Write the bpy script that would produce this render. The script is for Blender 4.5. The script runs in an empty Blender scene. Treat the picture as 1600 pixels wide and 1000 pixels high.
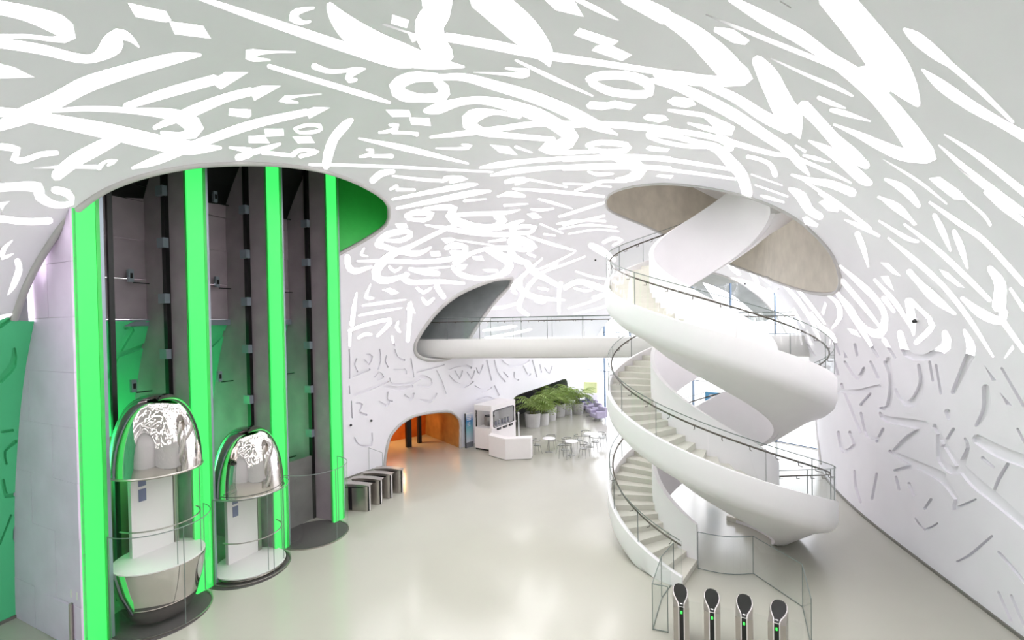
import bpy, bmesh, math, random
import numpy as np
from mathutils import Vector, Matrix
from mathutils.bvhtree import BVHTree
from mathutils.geometry import delaunay_2d_cdt
random.seed(4)
SC = bpy.context.scene
COL = SC.collection
pi = math.pi
# ------------------------------------------------------------------ camera
F, HC, ROLL, PITCH, HY = 720.0, 7.0, .0175, .0125, 505.0
CY = HY + F*math.tan(PITCH)
cR, sR, cP, sP = math.cos(ROLL), math.sin(ROLL), math.cos(PITCH), math.sin(PITCH)
RIGHT = Vector((cR, -sR*sP, -sR*cP)); UP = Vector((sR, cR*sP, cR*cP)); FWD = Vector((0, cP, -sP))
CAMPOS = Vector((0, 0, HC))
cam = bpy.data.objects.new('camera', bpy.data.cameras.new('camera')); COL.objects.link(cam)
cam.data.sensor_width = 36.0; cam.data.lens = 36.0*F/1600; cam.data.shift_y = (CY-500)/1600
cam.data.clip_start = .05; cam.data.clip_end = 300
M = Matrix.Identity(4)
for i in range(3):
    M[i][0], M[i][1], M[i][2], M[i][3] = RIGHT[i], UP[i], -FWD[i], CAMPOS[i]
cam.matrix_world = M
SC.camera = cam
# ------------------------------------------------------------------ world, exposure
W = bpy.data.worlds.new('daylight'); SC.world = W; W.use_nodes = True
W.node_tree.nodes['Background'].inputs[0].default_value = (.98, .975, 1, 1)
W.node_tree.nodes['Background'].inputs[1].default_value = 2.85
SC.view_settings.view_transform = 'Standard'; SC.view_settings.look = 'None'
SC.view_settings.exposure = 0.78; SC.view_settings.gamma = 1.0; SC.view_settings.use_curve_mapping = False
SC.cycles.use_denoising = True; SC.cycles.use_light_tree = False
SC.cycles.max_bounces = 8; SC.cycles.diffuse_bounces = 4; SC.cycles.glossy_bounces = 4; SC.cycles.adaptive_threshold = .03
SC.cycles.transparent_max_bounces = 32; SC.cycles.sample_clamp_indirect = 6
GLOW = 3.6      # backlit calligraphy windows

def ray(x, y):
    a = (x-800)/F; b = -(y-CY)/F
    return (RIGHT*a + UP*b + FWD)
def floor_at(x, y, z=0.0):
    r = ray(x, y); t = (z-HC)/r.z
    return CAMPOS + r*t
def proj(p):
    v = Vector(p)-CAMPOS; d = v.dot(FWD)
    if d <= .05: return (-9999, -9999)
    return (800+F*v.dot(RIGHT)/d, CY-F*v.dot(UP)/d)

# ------------------------------------------------------------------ materials
MATS = {}
def lin(c):
    return tuple(((v/255)/12.92 if v/255 <= .04045 else ((v/255+.055)/1.055)**2.4) for v in c)
def mat(name, rgb, rough=.5, metal=0., noise=0., scale=6., bump=0., spec=.5, emit=None, es=1.):
    if name in MATS: return MATS[name]
    m = bpy.data.materials.new(name); m.use_nodes = True; MATS[name] = m
    nt = m.node_tree; b = nt.nodes['Principled BSDF']; c = lin(rgb)
    b.inputs['Base Color'].default_value = (*c, 1); b.inputs['Roughness'].default_value = rough
    b.inputs['Metallic'].default_value = metal; b.inputs['Specular IOR Level'].default_value = spec
    if noise or bump:
        tc = nt.nodes.new('ShaderNodeTexCoord'); n = nt.nodes.new('ShaderNodeTexNoise')
        n.inputs['Scale'].default_value = scale; n.inputs['Detail'].default_value = 4
        nt.links.new(tc.outputs['Object'], n.inputs['Vector'])
        if noise:
            r = nt.nodes.new('ShaderNodeValToRGB')
            r.color_ramp.elements[0].color = (*[v*(1-noise) for v in c], 1)
            r.color_ramp.elements[1].color = (*[min(1, v*(1+noise)) for v in c], 1)
            r.color_ramp.elements[0].position = .3; r.color_ramp.elements[1].position = .7
            nt.links.new(n.outputs['Fac'], r.inputs[0]); nt.links.new(r.outputs[0], b.inputs['Base Color'])
        if bump:
            bp = nt.nodes.new('ShaderNodeBump'); bp.inputs['Strength'].default_value = bump
            bp.inputs['Distance'].default_value = .02
            nt.links.new(n.outputs['Fac'], bp.inputs['Height']); nt.links.new(bp.outputs[0], b.inputs['Normal'])
    if emit:
        b.inputs['Emission Color'].default_value = (*lin(emit), 1); b.inputs['Emission Strength'].default_value = es
    return m
def glass(name, tint=(.982, .99, .988), refl=.06):
    if name in MATS: return MATS[name]
    m = bpy.data.materials.new(name); m.use_nodes = True; MATS[name] = m
    nt = m.node_tree; nt.nodes.remove(nt.nodes['Principled BSDF'])
    t = nt.nodes.new('ShaderNodeBsdfTransparent'); t.inputs[0].default_value = (*tint, 1)
    g = nt.nodes.new('ShaderNodeBsdfGlossy'); g.inputs['Roughness'].default_value = .02
    f = nt.nodes.new('ShaderNodeLayerWeight'); f.inputs[0].default_value = .5
    mx = nt.nodes.new('ShaderNodeMixShader')
    pw = nt.nodes.new('ShaderNodeMath'); pw.operation = 'POWER'; pw.inputs[1].default_value = 4.
    mul = nt.nodes.new('ShaderNodeMath'); mul.operation = 'MULTIPLY_ADD'; mul.inputs[1].default_value = .35*refl/.07; mul.inputs[2].default_value = .5*refl
    nt.links.new(f.outputs['Facing'], pw.inputs[0]); nt.links.new(pw.outputs[0], mul.inputs[0]); mul.use_clamp = True
    nt.links.new(mul.outputs[0], mx.inputs[0]); nt.links.new(t.outputs[0], mx.inputs[1]); nt.links.new(g.outputs[0], mx.inputs[2])
    nt.links.new(mx.outputs[0], nt.nodes['Material Output'].inputs[0])
    return m
M_vault = mat('vault_plaster', (242, 240, 246), .55, noise=.012, scale=1.2)
M_reveal = mat('reveal_white', (240, 240, 240), .5, noise=.01)
M_panel = mat('lit_calligraphy_glass', (250, 250, 250), .4, emit=(255, 252, 255), es=GLOW)
M_white = mat('gloss_white_plaster', (240, 237, 239), .38, noise=.01, scale=2)
M_step = mat('pale_stone_step', (212, 209, 199), .5, noise=.03, scale=9)
M_floor = mat('polished_floor', (177, 175, 164), .16, noise=.018, scale=.5, spec=.55)
M_conc = mat('raw_concrete', (206, 198, 185), .7, noise=.09, scale=1.6, bump=.1)
M_conc_dark = mat('shaft_concrete', (166, 152, 160), .7, noise=.12, scale=1.2, bump=.1)
M_reveal_dark = mat('grey_reveal', (160, 164, 165), .55, noise=.08, scale=2)
M_clad = mat('brushed_metal_cladding', (232, 212, 238), .6, noise=.05, spec=.15, scale=1.3)
M_green = mat('green_light_panel', (20, 60, 25), .4, emit=(72, 255, 114), es=.6)
M_green_paint_glow = mat('green_paint_and_glow', (60, 205, 85), .35, noise=.03)  # green of the pillar parts; on the opening rim it paints green light
M_trimglass = mat('lavender_edge_trim', (150, 160, 172), .3, metal=.3, noise=.02)
M_black = mat('black_metal', (18, 17, 18), .4, noise=.1)
M_dark = mat('dark_grey_floor', (74, 70, 70), .7, noise=.18, scale=40)
M_chrome = mat('mirror_chrome', (206, 200, 196), .035, metal=1., noise=.005)
M_steel = mat('satin_steel', (176, 170, 164), .28, metal=.9, noise=.04, scale=5)
M_rail = mat('dark_bronze_rail', (92, 86, 78), .3, metal=.8, noise=.03)
M_edge = mat('glass_edge', (112, 122, 118), .3, noise=.02)
M_glass = glass('clear_glass')
M_facade = glass('facade_glass', (.97, .98, 1.), .05)
M_mull = mat('blue_grey_mullion', (96, 116, 140), .4, metal=.4, noise=.03)
M_skirt = mat('grey_skirting_gap', (120, 118, 112), .5, noise=.05)
M_bronze = mat('bronze_panel', (186, 150, 96), .35, metal=.4, noise=.14, scale=2.2)
M_leaf = mat('palm_leaf', (158, 180, 104), .55, noise=.3, scale=3)
M_pot = mat('pale_grey_planter', (196, 194, 192), .6, noise=.03)
M_soil = mat('soil', (60, 48, 38), .9, noise=.2, scale=20)
M_kiosk = mat('kiosk_white_laminate', (240, 234, 234), .4, noise=.008)
M_chair = mat('grey_chair_metal', (150, 150, 146), .4, metal=.4, noise=.03)
M_purple = mat('lilac_upholstery', (182, 174, 200), .8, noise=.06, scale=8)
M_violet = mat('violet_upholstery', (96, 82, 160), .8, noise=.06, scale=8)

# ------------------------------------------------------------------ mesh helpers
def link(o, parent=None):
    COL.objects.link(o)
    if parent: o.parent = parent
    return o
def tag(o, label=None, cat=None, group=None, kind=None):
    if label: o['label'] = label
    if cat: o['category'] = cat
    if group: o['group'] = group
    if kind: o['kind'] = kind
    return o
def thing(name, loc, label=None, cat=None, group=None, kind=None):
    o = bpy.data.objects.new(name, None); COL.objects.link(o); o.location = loc; o.empty_display_size = .2
    return tag(o, label, cat, group, kind)
class MB:
    """collects shapes in world coordinates, builds one mesh object (local to its parent's location)"""
    def __init__(s): s.v = []; s.f = []; s.m = []
    def add(s, verts, faces, mi=0):
        o = len(s.v); s.v += [tuple(p) for p in verts]
        s.f += [tuple(i+o for i in f) for f in faces]; s.m += [mi]*len(faces); return s
    def hexa(s, b, t, mi=0):       # bottom quad, top quad (4 points each)
        return s.add(list(b)+list(t), [(3, 2, 1, 0), (4, 5, 6, 7), (0, 1, 5, 4), (1, 2, 6, 5), (2, 3, 7, 6), (3, 0, 4, 7)], mi)
    def box(s, c, d, rz=0., mi=0):
        cx, cy, cz = c; hx, hy, hz = d[0]/2, d[1]/2, d[2]/2; ca, sa = math.cos(rz), math.sin(rz)
        q = [(cx+x*ca-y*sa, cy+x*sa+y*ca) for x, y in ((-hx, -hy), (hx, -hy), (hx, hy), (-hx, hy))]
        return s.hexa([(x, y, cz-hz) for x, y in q], [(x, y, cz+hz) for x, y in q], mi)
    def prism(s, poly, z0, z1, mi=0):
        n = len(poly); v = [(x, y, z0) for x, y in poly]+[(x, y, z1) for x, y in poly]
        return s.add(v, [tuple(range(n))[::-1], tuple(range(n, 2*n))]+[(i, (i+1) % n, n+(i+1) % n, n+i) for i in range(n)], mi)
    def tube(s, pts, r, n=8, mi=0):
        pts = [Vector(p) for p in pts]; rings = []; up = Vector((0, 0, 1))
        for i, p in enumerate(pts):
            d = (pts[min(i+1, len(pts)-1)]-pts[max(i-1, 0)]).normalized()
            a = d.cross(up); a = Vector((1, 0, 0)) if a.length < 1e-3 else a.normalized(); b = d.cross(a).normalized()
            rr = r[i] if isinstance(r, (list, tuple)) else r
            rings.append([p+a*(rr*math.cos(2*pi*k/n))+b*(rr*math.sin(2*pi*k/n)) for k in range(n)])
        v = [q for g in rings for q in g]; f = []
        for i in range(len(pts)-1):
            for k in range(n): f.append((i*n+k, i*n+(k+1) % n, (i+1)*n+(k+1) % n, (i+1)*n+k))
        f += [tuple(range(n))[::-1], tuple(range((len(pts)-1)*n, len(pts)*n))]
        return s.add(v, f, mi)
    def lathe(s, prof, c=(0, 0), n=32, a0=0., a1=2*pi, mi=0):
        full = abs(a1-a0-2*pi) < 1e-4; m = n if full else n+1; v = []; f = []
        for k in range(m):
            a = a0+(a1-a0)*k/n
            v += [(c[0]+r*math.cos(a), c[1]+r*math.sin(a), z) for r, z in prof]
        P = len(prof)
        for k in range(n):
            k2 = (k+1) % m
            for j in range(P-1): f.append((k*P+j, k2*P+j, k2*P+j+1, k*P+j+1))
        return s.add(v, f, mi)
    def build(s, name, mats, parent=None, smooth=0, flip=False):
        me = bpy.data.meshes.new(name)
        off = parent.location if parent is not None else Vector((0, 0, 0))
        if parent is not None and parent.parent is not None: off = off + parent.parent.location
        me.from_pydata([(x-off[0], y-off[1], z-off[2]) for x, y, z in s.v], [], s.f)
        if not isinstance(mats, (list, tuple)): mats = [mats]
        for m in mats: me.materials.append(m)
        if len(mats) > 1: me.polygons.foreach_set('material_index', s.m)
        bm = bmesh.new(); bm.from_mesh(me); bmesh.ops.recalc_face_normals(bm, faces=bm.faces)
        if flip: bmesh.ops.reverse_faces(bm, faces=bm.faces)
        bm.to_mesh(me); bm.free()
        if smooth:
            me.polygons.foreach_set('use_smooth', [True]*len(me.polygons)); me.set_sharp_from_angle(angle=math.radians(smooth))
        me.update()
        return link(bpy.data.objects.new(name, me), parent)
def copy_tree(o, parent=None):
    c = o.copy(); COL.objects.link(c); c.parent = parent
    for ch in o.children: copy_tree(ch, c)
    return c

# ------------------------------------------------------------------ the vaulted shell
LB = [(-17.5, -14), (-16.6, -7), (-15, 1), (-12.3, 11.2), (-9.7, 17.4), (-6.55, 22.7), (-2.9, 26.1), (1.2, 32.2), (6.5, 39.6), (11, 46)]
RB = [(7.4, -14), (7.9, -7), (9.1, 1), (11.0, 10.4), (12.25, 16.2), (13.75, 20.4), (15.6, 23.6), (18, 27), (21, 31.5), (24, 36)]
HB = [12.6, 12.6, 12.5, 12.1, 12.3, 12.2, 11.6, 10.2, 7.6, 5.5]
NS = len(LB)-1
_t = np.linspace(0, pi, 4001); NE = np.where(_t < pi/2, 2.35, 2.75)      # left haunch rounder than the right
_u = -np.sign(np.cos(_t))*np.abs(np.cos(_t))**(2/NE); _w = np.abs(np.sin(_t))**(2/NE)
_l = np.concatenate([[0], np.cumsum(np.hypot(np.diff(_u*11.7), np.diff(_w*12)))]); _l /= _l[-1]
def crom(P, s):
    P = np.asarray(P, float); P = P[:, None] if P.ndim == 1 else P
    P = np.vstack([2*P[0]-P[1], P, 2*P[-1]-P[-2]])
    s = np.clip(s, 0, NS-1e-9); i = s.astype(int); t = (s-i)[:, None]
    a, b, c, d = P[i], P[i+1], P[i+2], P[i+3]
    return .5*(2*b+(c-a)*t+(2*a-5*b+4*c-d)*t**2+(3*b-a-3*c+d)*t**3)
def vault(s, v):
    s = np.asarray(s, float).ravel(); v = np.clip(np.asarray(v, float).ravel(), 0, 1)
    L, R, H = crom(LB, s), crom(RB, s), crom(HB, s)[:, 0]
    u = np.interp(v, _l, _u); w = np.interp(v, _l, _w)
    mid, half = (L+R)/2, (R-L)/2
    xy = mid+half*u[:, None]
    return np.column_stack([xy, H*w*(1-.05*u)])
def vnormal(s, v):      # pointing into the room
    e = 1e-3; s = np.clip(s, e, NS-2*e); v = np.clip(v, e, 1-e)
    a = vault(s+e, v)-vault(s-e, v); b = vault(s, v+e)-vault(s, v-e)
    n = np.cross(a, b); n /= np.linalg.norm(n, axis=1)[:, None]+1e-12
    c = vault(s, np.full_like(s, .5)); c[:, 2] = 3.0
    sg = np.sign(np.sum(n*(c-vault(s, v)), axis=1)); return n*sg[:, None]
KX, KY = 6.6, 40.0          # parameter -> roughly metres
GS, GV = 280, 160
gs, gv = np.meshgrid(np.linspace(0, NS, GS+1), np.linspace(0, 1, GV+1), indexing='ij')
gp = vault(gs, gv)
gidx = lambda i, j: i*(GV+1)+j
_tri = []
for i in range(GS):
    for j in range(GV):
        _tri.append((gidx(i, j), gidx(i+1, j), gidx(i+1, j+1))); _tri.append((gidx(i, j), gidx(i+1, j+1), gidx(i, j+1)))
BVH = BVHTree.FromPolygons([tuple(p) for p in gp], _tri)
gsr, gvr = gs.ravel(), gv.ravel()
def cast(x, y):
    h, n, k, d = BVH.ray_cast(CAMPOS, ray(x, y).normalized())
    if h is None: return None
    a, b, c = _tri[k]; A, B, C = (np.array(gp[q]) for q in (a, b, c)); p = np.array(h)
    Mx = np.column_stack([B-A, C-A]); w, *_ = np.linalg.lstsq(Mx, p-A, rcond=None)
    return (gsr[a]*(1-w[0]-w[1])+gsr[b]*w[0]+gsr[c]*w[1], gvr[a]*(1-w[0]-w[1])+gvr[b]*w[0]+gvr[c]*w[1])
# facade line (glass curtain wall at the far right end)
FA, FB = Vector((4.3, 41.0)), Vector((21.0, 17.6))
FD = (FB-FA).normalized(); FN = Vector((-FD.y, FD.x))     # FN points outside
if FN.dot(Vector((1, 1))) < 0: FN = -FN

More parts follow.
